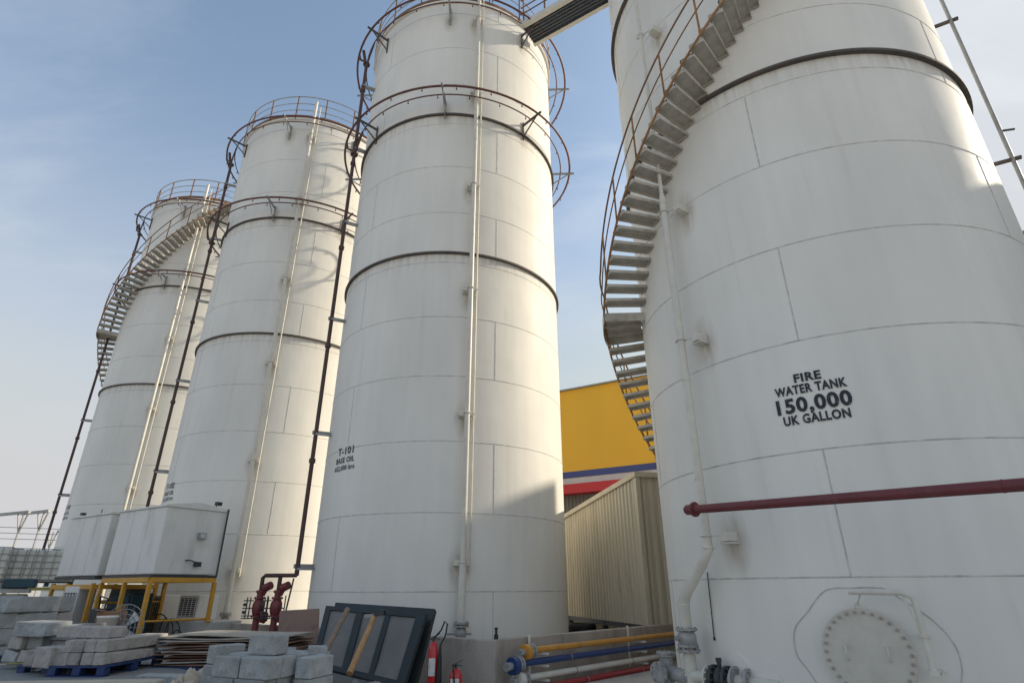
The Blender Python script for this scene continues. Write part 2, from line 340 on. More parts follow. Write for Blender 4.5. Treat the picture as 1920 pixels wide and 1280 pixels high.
mb = MB(); c = dv*(Lb/2)+nv*(-.1); mb.box((c.x, c.y, 13.54), (Lb, .6, .08), rzb); mb.build('coping', M_GALV, yb)

# tall warehouse on the right of the yard (out of the picture, shades the yard)
wr = thing('warehouse', 'large dark grey ribbed warehouse to the right of the tank yard', 'warehouse', (16.5, 10, 0))
mb = MB(); mb.box((10, 0, 6.05), (20, 16.2, 12.1)); mb.build('wall', M_GREYC, wr)
mb = MB()
for i in range(32): mb.box((-.03, -7.8+i*.5, 5.9), (.06, .12, 11.7))
mb.build('cladding_rib', M_GREYC, wr)
mb = MB()
for i in range(2): mb.box((-.1, -4+i*8, 2.4), (.14, 4, 4.4))
mb.build('shutter', M_GREYC, wr)

# ------------------------------------------------------------------ storage tanks
T1, T2, T3, FT = (-1.764, 15.239), (-8.478, 20.0745), (-15.246, 25.071), (5.78, 9.772)
TR, TH, RB = 3.09, 18.55, .026
def shell(R, H, base, odd, even, parent):
    mb = MB(); seg = 144; MT = M_TANKF if R > 3.15 else M_TANK
    mb.lathe([(R, 0), (R, H)], seg, None, 0)
    mb.lathe([(R+.08, H), (R*.5, H+.32), (.05, H+.5)], seg//2, None, 0)
    mb.lathe([(R, H-.06), (R+.08, H-.06), (R+.08, H)], seg, None, 0, smooth=False)
    sh = mb.build('shell', MT, parent)
    mb = MB(); k = 1
    while base+1.5*k < H-.3:
        z = base+1.5*k; mb.lathe([(R, z-.011), (R+.006, z-.005), (R+.006, z+.005), (R, z+.011)], seg, None, 0); k += 1
    n = 3 if R < 3.15 else 3
    for c in range(k):
        z0, z1 = base+1.5*c+.012, min(base+1.5*(c+1)-.012, H-.08)
        for b in [(odd if c % 2 == 0 else even)+i*360/n for i in range(n)]:
            hw = math.degrees(.010/R)
            mb.add([pol(R+.001, b-hw, z0), pol(R+.006, b-hw*.4, z0), pol(R+.006, b+hw*.4, z0), pol(R+.001, b+hw, z0), pol(R+.001, b-hw, z1), pol(R+.006, b-hw*.4, z1), pol(R+.006, b+hw*.4, z1), pol(R+.001, b+hw, z1)],
                   [(0, 1, 5, 4), (1, 2, 6, 5), (2, 3, 7, 6)])
    mb.build('weld_seam', M_SEAM, sh)
    return sh
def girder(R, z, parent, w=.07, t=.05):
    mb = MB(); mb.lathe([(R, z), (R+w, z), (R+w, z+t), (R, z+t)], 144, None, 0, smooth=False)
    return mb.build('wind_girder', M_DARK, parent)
def railing(R, z, parent, gap=None, n=18):
    rl = MB(); b0, b1 = (gap if gap else (0, 360))
    for dz, r in ((1.08, .022), (.72, .016), (.38, .016)): rl.ring(R, z+dz, r, 72, 0, b0, b1)
    o = rl.build('railing', M_GALV, parent)
    kp = MB(); kp.lathe([(R-.004, z), (R-.004, z+.13), (R+.004, z+.13), (R+.004, z)], 72, None, 0, b0, b1, False); kp.build('toe_board', M_RUST, o)
    for i in range(n):
        b = b0+(b1-b0)*i/n; MB().bar(pol(R, b, z), pol(R, b, z+1.08), .04, .04).build('post', M_RUST, o)
    return o
def stair(R, bz, z0, z1, land_z, land_deg, parent, rout):
    st = thing('staircase', '', '', (0, 0, 0)); del st['label'], st['category']; st.parent = parent
    tm = MB(); d = .25
    tm.box((0, -(R+rout)/2, -.012), (d, rout-R-.02, .02)); tm.box((-d/2+.01, -(R+rout)/2, -.045), (.02, rout-R-.02, .065)); tm.box((d/2-.01, -(R+rout)/2, -.035), (.016, rout-R-.02, .045))
    tm.box((0, -rout+.02, -.04), (d, .02, .08)); tm.box((0, -R-.03, -.04), (d, .02, .08))
    t0 = tm.build('tread', M_STAIR, st)
    z = z0; first = True; pts = []
    while z <= z1+.001:
        if abs(z-land_z) > .05:
            b = bz(z); o = t0 if first else t0.copy()
            if not first: S.collection.objects.link(o); o.parent = st
            o.location = (0, 0, z); o.rotation_euler = (0, 0, R_(b)); first = False
        z += .2
    # landing
    bl = bz(land_z)
    mb = MB(); mb.lathe([(R+.02, land_z-.03), (rout, land_z-.03), (rout, land_z), (R+.02, land_z)], 8, None, 0, bl-land_deg, bl+1, False)
    for bb in (bl-land_deg, bl+1): mb.bar(pol(R, bb, land_z-.09), pol(rout, bb, land_z-.09), .02, .17)
    mb.lathe([(rout, land_z-.18), (rout+.012, land_z-.18), (rout+.012, land_z+.02), (rout, land_z+.02)], 8, None, 0, bl-land_deg, bl+1, False)
    for bb in (bl-land_deg*.35, bl-land_deg*.7): mb.bar(pol(R, bb, land_z-.07), pol(rout, bb, land_z-.07), .03, .08)
    mb.build('landing', M_STAIR, st)
    # rails follow the helix
    def helix(za, zb, rr, dz, step=.1):
        n_ = max(2, int((zb-za)/step)); return [pol(rr, bz(za+(zb-za)*i/n_), za+(zb-za)*i/n_+dz) for i in range(n_+1)]
    up, lo = (land_z+.001, z1), (z0, land_z-.001)
    flat = lambda rr, dz: [pol(rr, bl-land_deg+land_deg*i/4, land_z+dz) for i in range(5)]
    hr = MB()
    for dz, r in ((1.0, .018), (.55, .013)):
        for seg_ in (helix(*lo, rout, dz)[:-1]+flat(rout, dz)+helix(*up, rout, dz),): hr.tube(seg_, r, 6)
    ho = hr.build('handrail', M_RUST, st)
    sg = MB(); 
    for (za, zb) in (lo, up):
        sg.tube(helix(za, zb, rout, -.03), .022, 6)
    sg.build('stringer', M_ORANGE, st)
    z = z0+.1
    while z < z1:
        b = bz(z); MB().bar(pol(rout, b, z-.05), pol(rout, b, z+1.0), .028, .028).build('post', M_ORANGE, ho); z += .8
    return st

# ---- the three slim oil tanks: one model, copied
def spray_level(z, parent, rod=45):
    for r, rt, m in ((3.7, .034, M_RING), (3.4, .02, M_RING)):
        mb = MB(); mb.ring(r, z, rt, 96)
        for i in range(24):
            b = i*15+(4 if r > 3.5 else 10); p = pol(r, b, z); mb.cyl(p, p+Vector((0, 0, -.1)), .012, 6); mb.cyl(p+Vector((0, 0, -.1)), p+Vector((0, 0, -.13)), .022, 6)
        mb.build('spray_ring', m, parent)
    for k in range(8):
        b = -2+45*k
        mb = MB(); mb.bar(pol(TR, b, z-.06), pol(3.85, b, z-.06), .05, .05); mb.bar(pol(TR, b, z-.5), pol(3.68, b, z-.07), .03, .03); mb.bar(pol(TR+.02, b, z-.6), pol(TR+.02, b, z+.05), .06, .03)
        mb.build('ring_bracket', M_GALV if k % 2 == 0 else M_DARK, parent)
def oil_tank(loc):
    t = thing('storage_tank', 'tall slim white oil tank', 'tank', loc, 0, 'slim white storage tanks in a row')
    shell(TR, TH, RB, 26.3, -40.8, t)
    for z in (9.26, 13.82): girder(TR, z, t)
    railing(TR+.08, TH, t)
    for z in (14.3, 18.1): spray_level(z, t)
    # burgundy riser with stand-off brackets
    rb, rr = -62, 3.45
    mb = MB(); mb.tube([pol(rr, rb, 1.85), pol(rr, rb, 17.4), pol(3.6, rb, 18.1)], .05, 10)
    for z in (4.4, 7.4, 10.4, 13.4, 16.4): mb.cyl(pol(rr, rb, z-.05), pol(rr, rb, z+.05), .075, 10)
    for z in (14.3, 18.1):
        mb.tube([pol(rr, rb, z-.45), pol(rr+.2, rb-2, z-.3), pol(3.7, rb-3, z)], .035, 8); mb.flange(pol(rr, rb, z-.55), (0, 0, 1), .11, .05, bolts=6)
        mb.tube([pol(rr, rb, z-.7), pol(rr, rb+5, z-.5), pol(3.4, rb+8, z-.02)], .03, 8)
    ri = mb.build('riser_pipe', M_DRED, t)
    for z in (2.05, 5.1, 8.2, 11.3, 14.0, 16.6):
        b_ = MB(); b_.bar(pol(TR-.01, rb-.8, z), pol(rr+.08, rb-.8, z), .05, .09); b_.bar(pol(TR-.01, rb+1.4, z-.06), pol(rr+.02, rb+1.4, z-.06), .05, .05); b_.build('bracket', M_GALV, ri)
    # cream fill pipe with a thin vent pipe next to it
    mb = MB(); mb.tube([pol(3.35, 13.5, .95), pol(3.35, 13.5, 19.25)], .058, 14); mb.tube([pol(3.35, 13.5, .95), pol(3.35, 13.5, 2.05)], .072, 14)
    for z in (3.6, 6.6, 9.7, 12.8, 16): mb.cyl(pol(3.35, 13.5, z), pol(3.35, 13.5, z+.03), .064, 14)
    fp = mb.build('fill_pipe', M_CREAM, t)
    MB().tube([pol(3.24, 16.2, 1.9), pol(3.24, 16.2, 19.1)], .022, 8).build('vent_pipe', M_CREAM, t)
    for z in (2.05, 5.1, 8.2, 11.3, 14.6, 17.6):
        b_ = MB(); b_.bar(pol(TR-.01, 11.6, z), pol(3.32, 11.6, z), .12, .11); b_.bar(pol(TR-.01, 15.2, z), pol(3.34, 15.2, z), .06, .1); b_.bar(pol(3.3, 10.8, z), pol(3.3, 16.4, z), .03, .03)
        b_.tube([pol(3.35, 13.5, z)+Vector((.075*cos(a), .075*sin(a), 0)) for a in [i*pi/6 for i in range(12)]], .012, 5, True); b_.build('bracket', M_CREAM, fp)
    mb = MB(); c = pol(3.35, 13.5, 0)
    mb.flange(c+Vector((0, 0, .98)), (0, 0, 1), .15, .03, 0, 8); mb.flange(c+Vector((0, 0, .93)), (0, 0, 1), .15, .03, 0, 8)
    mb.lathe([(.05, -.12), (.09, -.08), (.115, 0), (.09, .08), (.05, .12)], 16, Matrix.Translation(c+Vector((0, 0, .81))))
    mb.flange(c+Vector((0, 0, .70)), (0, 0, 1), .15, .03, 0, 8); mb.cyl(c+Vector((-.26, 0, .8)), c+Vector((.2, 0, .8)), .018, 8); mb.cyl(c+Vector((0, 0, .2)), c+Vector((0, 0, .7)), .07, 14)
    mb.tube([c+Vector((0, 0, .25)), c+Vector((0, .4, .25))], .07, 12)
    mb.build('drain_valve', M_FLANGE, t)
    # small plates welded on the first courses
    for (z, b, w, h) in ((1.62, 2.5, .24, .16), (1.2, -4, .2, .1)):
        q = MB(); hw = math.degrees(w/2/TR); q.lathe([(TR+.009, z-h/2), (TR+.009, z+h/2)], 4, None, 0, b-hw, b+hw, False)
        q.lathe([(TR, z-h/2-.001), (TR+.009, z-h/2)], 4, None, 0, b-hw, b+hw, False); q.lathe([(TR+.009, z+h/2), (TR, z+h/2)], 4, None, 0, b-hw, b+hw, False)
        q.build('name_plate', M_TANK, t)
    # ladder hatch on the roof
    mb = MB(); mb.lathe([(.35, 0), (.35, .35), (.4, .35), (.4, .4), (.02, .46)], 20, Matrix.Translation(pol(1.6, 40, TH+.2))); mb.build('roof_hatch', M_CREAM, t)
    return t
tank1 = oil_tank((*T1, 0)); tank2 = copy_tree(tank1); tank2.location = (*T2, 0); tank3 = copy_tree(tank1); tank3.location = (*T3, 0)
tank1['label'] = 'slim white storage tank lettered T-101, right of the other two slim tanks'
tank2['label'] = 'slim white storage tank lettered T-102 standing behind the white cabins, between T-101 and T-103'
tank3['label'] = 'slim white storage tank with a spiral staircase, farthest and leftmost of the slim tanks'
for t, no in ((tank1, 'T-101'), (tank2, 'T-102'), (tank3, 'T-103')):
    lettering([(no, .17, .62, .33), ('BASE OIL', .125, .72, .14), ('652,000 ltrs', .11, .78, -.03)], TR, -42, 4.08, t)
bz3 = lambda z: 30-13.6*(18.1-z) if z > 12.05 else 30-13.6*(18.1-12.05)-13-13.6*(12.05-z)
stair(TR, bz3, .5, 18.1, 12.1, 13, tank3, 3.86)
MB().lathe([(TR, 18.08), (TR+.8, 18.08), (TR+.8, 18.12), (TR, 18.12)], 12, None, 0, 30, 75, False).build('platform', M_STAIR, tank3)

# ---- the broad fire water tank
FR, FB = 3.203, .2
ft = thing('storage_tank', 'broad white tank lettered FIRE WATER TANK with a bolted manhole cover, nearest and rightmost', 'tank', (*FT, 0))
shell(FR, 18.3, FB, -94, -35, ft)
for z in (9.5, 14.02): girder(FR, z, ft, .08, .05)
railing(FR+.08, 18.3, ft)
bzf = lambda z: -87.5+14.3*(z-6.9) if z > 6.4 else -87.5+14.3*(6.5-6.9)-17-14.3*(6.5-z)
stair(FR, bzf, .5, 18.1, 6.5, 17, ft, 3.98)
lettering([('FIRE', .115, .33, .50), ('WATER TANK', .12, .87, .345), ('150,000', .195, .90, .10), ('UK GALLON', .12, .79, -.06)], FR, -34.9, 3.62, ft, bold=.036)
fl = lambda x, y, R: hit(x, y, FT, R)
# white supply pipe
pb = -63.5
mb = MB(); mb.tube([pol(3.47, pb, 18), pol(3.47, pb, 7.95)], .035, 10); mb.tube([pol(3.47, pb, 8.0), pol(3.47, pb, 7.85), pol(3.47, pb, 2.05), pol(3.50, -65.5, 1.9), pol(3.50, -73, 1.5), pol(3.50, -74.2, 1.38), pol(3.50, -74.2, .3)], [.04, .06, .06, .075, .078, .082, .082], 16)
for z in (1.36, 2.08, 3.0, 4.5, 7.8): mb.cyl(pol(3.47 if z > 1.9 else 3.5, pb if z > 1.9 else -74.2, z), pol(3.47 if z > 1.9 else 3.5, pb if z > 1.9 else -74.2, z+.02), .067 if z > 2.1 else .088, 16)
sp_ = mb.build('supply_pipe', M_CREAM, ft)
for z in (2.22, 5.15, 7.6, 12.0):
    b_ = MB(); b_.bar(pol(FR-.01, pb+4, z), pol(3.42, pb+4, z), .12, .12); b_.bar(pol(FR-.01, pb+4, z-.08), pol(3.40, pb+4, z-.08), .16, .02); b_.bar(pol(3.38, pb+4.5, z+.02), pol(3.5, pb-1.8, z+.02), .02, .02)
    b_.tube([pol(3.47, pb, z+.02)+Vector((.075*cos(a), .075*sin(a), 0)) for a in [i*pi/6 for i in range(12)]], .01, 5, True); b_.build('bracket', M_CREAM, sp_)
pc = pol(3.5, -74.2, 0)
mb = MB()
mb.flange(pc+Vector((0, 0, 1.06)), (0, 0, 1), .15, .025, 0, 8, .014); mb.lathe([(.09, -.11), (.12, -.07), (.125, 0), (.12, .05), (.09, .09)], 20, Matrix.Translation(pc+Vector((0, 0, .95))))
mb.flange(pc+Vector((0, 0, .86)), (0, 0, 1), .14, .03, 0, 8, .018); mb.flange(pc+Vector((0, 0, .80)), (0, 0, 1), .155, .03, 0, 8, .018); mb.cyl(pc+Vector((-.17, 0, .95)), pc+Vector((-.1, 0, .95)), .03, 8)
mb.build('gate_valve', M_FLANGE, ft)
# low cross pipe into the tank with its flanged valves
a_ = pol(3.5, -74.2, .50); b__ = pol(FR, -57, .50); ax = (b__-a_).normalized(); L_ = (b__-a_).length
mb = MB(); mb.cyl(a_-ax*.05, b__+ax*.2, .075, 16); mb.flange(a_+ax*(L_*.25), ax, .15, .03, 0, 10, .016); nz_ = mb.build('inlet_pipe', M_CREAM, ft)
mb = MB(); mb.flange(a_+ax*(L_*.34), ax, .165, .04, 0, 10, .02); mb.lathe([(.08, -.07), (.14, -.03), (.14, .03), (.08, .07)], 20, Matrix.Translation(a_+ax*(L_*.42)) @ ax.to_track_quat('Z', 'Y').to_matrix().to_4x4())
mb.cyl(a_+ax*(L_*.42), a_+ax*(L_*.42)+Vector((0, 0, .21)), .03, 8); mb.box(tuple(a_+ax*(L_*.42)+Vector((0, 0, .22))), (.06, .06, .05)); mb.flange(a_+ax*(L_*.52), ax, .165, .04, 0, 10, .02); mb.build('butterfly_valve', M_STEELD, ft)
mb = MB(); mb.flange(a_+ax*(L_*.62), ax, .17, .03, 0, 12, .014); mb.flange(a_+ax*(L_*.8), ax, .16, .05, 0, 10, .018); mb.build('pipe_flange', M_FLANGE, ft)
mb = MB(); c = pol(FR+.012, -57, .54); n_ = pol(1, -55.5, 0); mb.cyl(c-n_*.03, c, .24, 28); c2 = pol(FR+.012, -64, .6); n2 = pol(1, -64, 0); mb.cyl(c2-n2*.03, c2, .2, 28); mb.build('nozzle_pad', M_TANKF, ft)
# capped branch left of the supply pipe
cc = pol(3.62, -82, .5); lx = Vector((-.75, -.66, 0)).normalized()
mb = MB(); mb.cyl(cc+Vector((0, 0, -.2)), cc+Vector((0, 0, .18)), .095, 18); mb.flange(cc+Vector((0, 0, .2)), (0, 0, 1), .13, .025, 0, 10, .012); mb.flange(cc+Vector((0, 0, .232)), (0, 0, 1), .13, .025, 0, 10, .012)
mb.cyl(cc, cc+lx*.2, .08, 16); mb.flange(cc+lx*.2, lx, .14, .03, 0, 8, .016); mb.cyl(cc, Vector((a_.x, a_.y, .46)), .09, 16); mb.build('branch_tee', M_FLANGE, ft)
# manhole
mbear, mz = -34.8, .93; mc = pol(FR+.1, mbear, mz); mn = pol(1, mbear, 0)
mb = MB(); mb.cyl(mc-mn*.16, mc-mn*.0, .40, 48); mb.cyl(mc-mn*.02, mc+mn*.012, .445, 56); mh = mb.build('manhole', M_CREAM, ft)
mb = MB(); mb.cyl(mc+mn*.016, mc+mn*.04, .445, 56); cv = mb.build('cover', M_COVER, mh); MB().cyl(mc+mn*.011, mc+mn*.017, .438, 56).build('gasket', M_DARK, mh)
u_ = mn.cross(Vector((0, 0, 1))).normalized(); w_ = Vector((0, 0, 1))
for k in range(30):
    mb = MB(); p = mc+(u_*cos(2*pi*k/30)+w_*sin(2*pi*k/30))*.405; mb.cyl(p+mn*.03, p+mn*.066, .018, 6); mb.cyl(p+mn*.03, p+mn*.082, .009, 6); mb.build('bolt', M_BOLT, mh)
for sx in (-1, 1):
    h_ = mc+u_*(sx*.2)+mn*.04
    MB().tube([h_+w_*.07, h_+w_*.07+mn*.05, h_-w_*.07+mn*.05, h_-w_*.07], .009, 6).build('handle', M_CREAM, mh)
# davit arm
pts = [fl(1590, 1108, 3.5), fl(1690, 1110, 3.5), fl(1712, 1120, 3.5), fl(1722, 1150, 3.5), fl(1752, 1262, 3.5)]
mb = MB(); P_ = [pol(3.5, b, z) for b, z in pts]; mb.tube(P_, .032, 10); mb.cyl(P_[-1]-Vector((0, 0, .02)), P_[-1]+Vector((0, 0, .03)), .055, 12)
mid = (P_[3]*.6+P_[4]*.4); mb.cyl(mid, mid+Vector((0, 0, .03)), .055, 12); bq = pts[3][0]
mb.bar(pol(FR, bq+.5, mid.z), pol(3.5, bq+.5, mid.z), .04, .03); mb.bar(pol(FR, bq+1.5, P_[4].z), pol(3.5, bq+1.5, P_[4].z), .05, .03)
mb.bar(P_[1]-Vector((0, 0, .02)), (P_[3]*.5+P_[4]*.5), .012, .03)
p0 = P_[0]*.75+P_[1]*.25; mb.cyl(p0, mc+w_*.47+mn*.05, .008, 6); mb.tube([mc+w_*.45+mn*.03+Vector((.03*cos(a), 0, .03*sin(a)+.02)) for a in [i*pi/5 for i in range(10)]], .009, 5, True)
mb.build('davit_arm', M_CREAM, ft)
pad = [(1560, 1320), (1515, 1255), (1494, 1225), (1490, 1180), (1515, 1145), (1548, 1106), (1600, 1101), (1645, 1101), (1665, 1107), (1740, 1155), (1785, 1200), (1803, 1245), (1800, 1290), (1780, 1340)]
PP = [fl(x, y, FR) for x, y in pad]; PS = []
for i in range(len(PP)-1):
    q0, q1, q2, q3 = PP[max(i-1, 0)], PP[i], PP[i+1], PP[min(i+2, len(PP)-1)]
    for k in range(6):
        t = k/6; PS.append(tuple(.5*(2*q1[j]+(q2[j]-q0[j])*t+(2*q0[j]-5*q1[j]+4*q2[j]-q3[j])*t*t+(3*q1[j]-q0[j]-3*q2[j]+q3[j])*t**3) for j in (0, 1)))
MB().tube([pol(FR+.003, b, z) for b, z in PS], .007, 6).build('reinforcing_plate_edge', M_SEAM, ft)
b1, z1 = fl(1326, 1072, FR+.02); b2, z2 = fl(1339, 1195, FR+.02)
mb = MB(); mb.tube([pol(FR+.02, b1+(b2-b1)*i/6, z1+(z2-z1)*i/6) for i in range(7)], .007, 6); mb.cyl(pol(FR+.02, b2, z2-.03), pol(FR+.02, b2, z2+.01), .014, 8); mb.build('earth_cable', M_RUBBER, ft)
# stand-off pipe on the far side of the tank
mb = MB(); mb.tube([pol(3.62, 60, .3), pol(3.62, 60, 18)], .034, 10); so = mb.build('overflow_pipe', M_GALV, ft)
for z in (5, 8.55, 12.1, 15.6): MB().bar(pol(FR, 60, z), pol(3.74, 60, z), .055, .055).build('bracket', M_DARK, so)
mb = MB(); mb.cyl(pol(3.62, 60, 9.2), pol(3.62, 60, 9.2)+Vector((.22, -.05, 0)), .02, 6); mb.build('tap', M_DARK, so)

# ---- walkway between the tank tops
wa = Vector((.55, 12.95, 0)); wdir = Vector((.84, -.54, 0)).normalized(); wnn = Vector((-wdir.y, wdir.x, 0)); WL = 5.6
wk = thing('footbridge', 'steel footbridge with ribbed deck joining the tops of tank T-101 and the fire water tank', 'footbridge', (wa.x, wa.y, 18.05), math.atan2(wdir.y, wdir.x))
mb = MB(); mb.box((WL/2, 0, .06), (WL, .74, .03))
for i in range(7): mb.box((WL/2, -.32+i*.107, .02), (WL, .03, .05))
mb.build('deck', M_DECK, wk)
for sy in (-1, 1):
    mb = MB(); mb.box((WL/2, sy*.41, .03), (WL, .07, .2)); mb.box((WL/2, sy*.37, -.065), (WL, .1, .012)); mb.build('side_beam', M_CREAM, wk)
    mb = MB()
    for z in (.5, .8, 1.15): mb.cyl((0, sy*.42, z), (WL, sy*.42, z), .02, 8)
    for i in range(8): mb.bar((.1+i*.77, sy*.42, .1), (.1+i*.77, sy*.42, 1.15), .04, .04)
    mb.build('railing', M_RUST, wk)

# ------------------------------------------------------------------ beige corrugated shed between the tanks
sc_, sl = Vector((2.95, 13.7, 0)), Vector((1.62, 18.83, 0)); sd = (sl-sc_).normalized(); SLn = (sl-sc_).length; sn = Vector((-sd.y, sd.x, 0))  # sn points left
if sn.x > 0: sn = -sn
sh_ = thing('shed', 'beige corrugated metal shed raised on posts behind the coloured pipes', 'shed', (sc_.x, sc_.y, .15), math.atan2(sd.y, sd.x))
def loc_s(x, y): return (x, y)
# local x runs away along the long wall, local -y... long wall face is y=0, shed interior towards negative normal
side = 1 if Vector((-sd.y, sd.x, 0)).dot(sn) > 0 else -1      # +1: left normal is local +y
ztop = lambda x: (4.0+(3.55-4.0)*x/SLn)-.15
mb = MB(); zb = .68
prof = []; x = .12
while x < SLn: prof += [(x, 0), (x+.03, .035), (x+.1, .035), (x+.13, 0)]; x += .2
prof = [(0, 0)]+prof+[(SLn+.1, 0)]
vs = []; fs = []
for (px, py) in prof: vs += [(px, side*py, zb), (px, side*py, ztop(px))]
for i in range(len(prof)-1): fs.append((2*i, 2*i+2, 2*i+3, 2*i+1))
mb.add(vs, fs)
Wd = 1.9; prof2 = [(0, 0)]; y = .1
while y < Wd: prof2 += [(-0, y), (-.035, y+.03), (-.035, y+.1), (0, y+.13)]; y += .2
vs = []; fs = []
for (px, py) in prof2: vs += [(px, -side*py, zb), (px, -side*py, ztop(0))]
for i in range(len(prof2)-1): fs.append((2*i, 2*i+2, 2*i+3, 2*i+1))
mb.add(vs, fs)
mb.box((SLn+.1, -side*Wd/2, 2.0), (.05, Wd, 2.7)); mb.box((SLn/2, -side*Wd, 2.1), (SLn, .05, 2.8)); mb.box((SLn/2, -side*(Wd-.08), .3), (SLn+1.6, .03, .62)); mb.box((SLn+.5, -side*Wd/2, .3), (.03, Wd+1, .6))  # low skirt panels added to keep the gap beneath the shed dark
mb.build('wall', M_BEIGE, sh_)
mb = MB(); mb.add([(-.1, side*.08, ztop(0)+.0), (SLn+.2, side*.08, ztop(SLn)), (SLn+.2, -side*(Wd+.1), ztop(SLn)), (-.1, -side*(Wd+.1), ztop(0)), (-.1, side*.08, ztop(0)+.12), (SLn+.2, side*.08, ztop(SLn)+.12), (SLn+.2, -side*(Wd+.1), ztop(SLn)+.12), (-.1, -side*(Wd+.1), ztop(0)+.12)],
   [(0, 3, 2, 1), (4, 5, 6, 7), (0, 1, 5, 4), (1, 2, 6, 5), (2, 3, 7, 6), (3, 0, 4, 7)]); mb.build('roof', M_BEIGE, sh_)
mb = MB(); mb.box((0, side*.005, zb+(ztop(0)-zb)/2), (.16, .1, ztop(0)-zb-.01)); mb.build('corner_trim', M_BEIGE, sh_)
for x in (.1, SLn/2, SLn-.05):
    for y in (.1, Wd-.1): MB().box((x, -side*y, .34), (.12, .12, .68)).build('post', M_STEELD, sh_)
mb = MB(); mb.box((SLn/2, -side*.1, .62), (SLn, .1, .12)); mb.box((SLn/2, -side*(Wd-.1), .62), (SLn, .1, .12)); mb.build('floor_beam', M_STEELD, sh_)
ty = MB(); p = atd(1090, 1178, 17.0); ty.lathe([(.28, -.09), (.36, -.1), (.4, -.05), (.4, .05), (.36, .1), (.28, .09), (.28, -.09)], 28); t_ = ty.build('tyre', M_RUBBER); t_.location = (p.x, p.y, .62); tag(t_, 'black tyre lying flat under the raised beige shed', 'tyre')
cr = MB(); cr.box((0, 0, .18), (.7, .7, .36)); 
for k in range(4): cr.box((0, -.36, .05+.09*k), (.72, .02, .05))
c_ = cr.build('crate', M_WOODG); c_.location = (p.x, p.y, .15); tag(c_, 'wooden crate under the beige shed carrying the tyre', 'crate')

# ------------------------------------------------------------------ bund wall and white plinth
def wall_run(name, pts, h0, h1, th, m):
    mb = MB()
    for i in range(len(pts)-1):
        a, b = Vector((*pts[i], 0)), Vector((*pts[i+1], 0)); d = (b-a).normalized(); n = Vector((-d.y, d.x, 0))
        if i > 0: a = a+d*.001
        c = (a+b)/2+n*(th/2); mb.box((c.x, c.y, (h0+h1)/2), ((b-a).length, th, h1-h0), math.atan2(d.y, d.x), 0, .012)
    return mb.build(name, m)
bw = wall_run('bund_wall', [(-7.25, 15.22), (-5.16, 13.82), (-.28, 9.85)], 0, .85, .14, M_CONC); tag(bw, 'low grey concrete wall in front of tank T-101, behind the leaning panels', 'wall')
bw2 = wall_run('bund_wall', [(-.27, 9.86), (2.6, 12.9), (4.6, 15.0)], 0, .86, .14, M_CONC); tag(bw2, 'low grey concrete wall carrying the yellow and blue pipes', 'wall')
LD, RD = Vector((-.842, .539, 0)), Vector((.539, .842, 0))
CB = Vector((-7.72, 13.09, 0)); PB = CB+RD*1.44
plc = PB+LD*2.6+RD*.45
pl = MB().box((0, 0, .45), (5.3, .8, .9), 0, 0, .015).build('plinth', M_CONCW); pl.location = plc; pl.rotation_euler = (0, 0, math.atan2(LD.y, LD.x)); tag(pl, 'whitewashed low plinth beneath the air conditioners and cabin stands', 'plinth')

# ------------------------------------------------------------------ white cabins on yellow stands
rzc = math.atan2(RD.y, RD.x)      # local x along RD, local y along LD
def cabin(off, label, detail):
    o = CB+LD*off
    t = thing('cabin', label, 'cabin', (o.x, o.y, 1.88), rzc, 'white cabins on yellow stands')
    mb = MB(); w, l, h = 1.45, 2.12, 1.42
    mb.box((w/2, l/2, h/2), (w, l, h), 0, 0, .02)
    for k in range(1, 3): mb.box((-.002, l*k/3, h/2), (.008, .03, h-.06))
    mb.box((w*.5, -.002, h/2), (.03, .008, h-.06))
    mb.build('body', M_WHBOX, t)
    mb = MB(); hw = w/2; mb.add([(-.04, -.04, h-.01), (w+.04, -.04, h-.01), (w+.04, l+.04, h-.01), (-.04, l+.04, h-.01), (-.04, -.04, h+.03), (w+.04, -.04, h+.03), (w+.04, l+.04, h+.03), (-.04, l+.04, h+.03), (hw, -.04, h+.14), (hw, l+.04, h+.14)],
        [(0, 3, 2, 1), (0, 1, 5, 8, 4), (2, 3, 7, 9, 6), (1, 2, 6, 5), (3, 0, 4, 7), (4, 8, 9, 7), (8, 5, 6, 9)]); mb.build('roof', M_WHBOX, t)
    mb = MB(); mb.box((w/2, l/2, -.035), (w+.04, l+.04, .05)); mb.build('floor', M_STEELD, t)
    if detail:
        mb = MB(); mb.box((w*.62, -.05, .83), (.17, .08, .14)); mb.build('floodlight', M_GALV, t); q = MB().box((w*.62, -.095, .83), (.13, .008, .1)); f_ = q.build('lens', M_LAMP, kids(t)[-1])
        mb = MB(); mb.tube([(w*.45, -.01, .3), (w*.5, -.09, .3), (w*.58, -.1, .26)], .015, 6); mb.box((w*.62, -.09, .22), (.13, .1, .1)); mb.build('outlet_box', M_STEELD, t)
        mb = MB(); mb.cyl((w-.02, -.05, -.02), (w-.02, -.05, h+.06), .022, 8); mb.build('drain_pipe', M_STEELD, t)
        mb = MB(); mb.cyl((w-.3, .03, h+.02), (w-.3, .03, h+.14), .012, 6); mb.box((w-.26, .03, h+.17), (.14, .09, .08)); mb.build('camera_lamp', M_STEELD, t)
    else:
        mb = MB(); mb.cyl((.02, l*.3, h), (.02, l*.3, h+.14), .01, 6); mb.box((.0, l*.75, h+.08), (.1, .12, .06)); mb.build('aerial', M_STEELD, t)
    return t
cabin(0, 'white gable-topped cabin with floodlight, right one of the two on yellow stands', True)
cabin(2.52, 'white cabin with streaked side, left of the cabin with the floodlight', False)
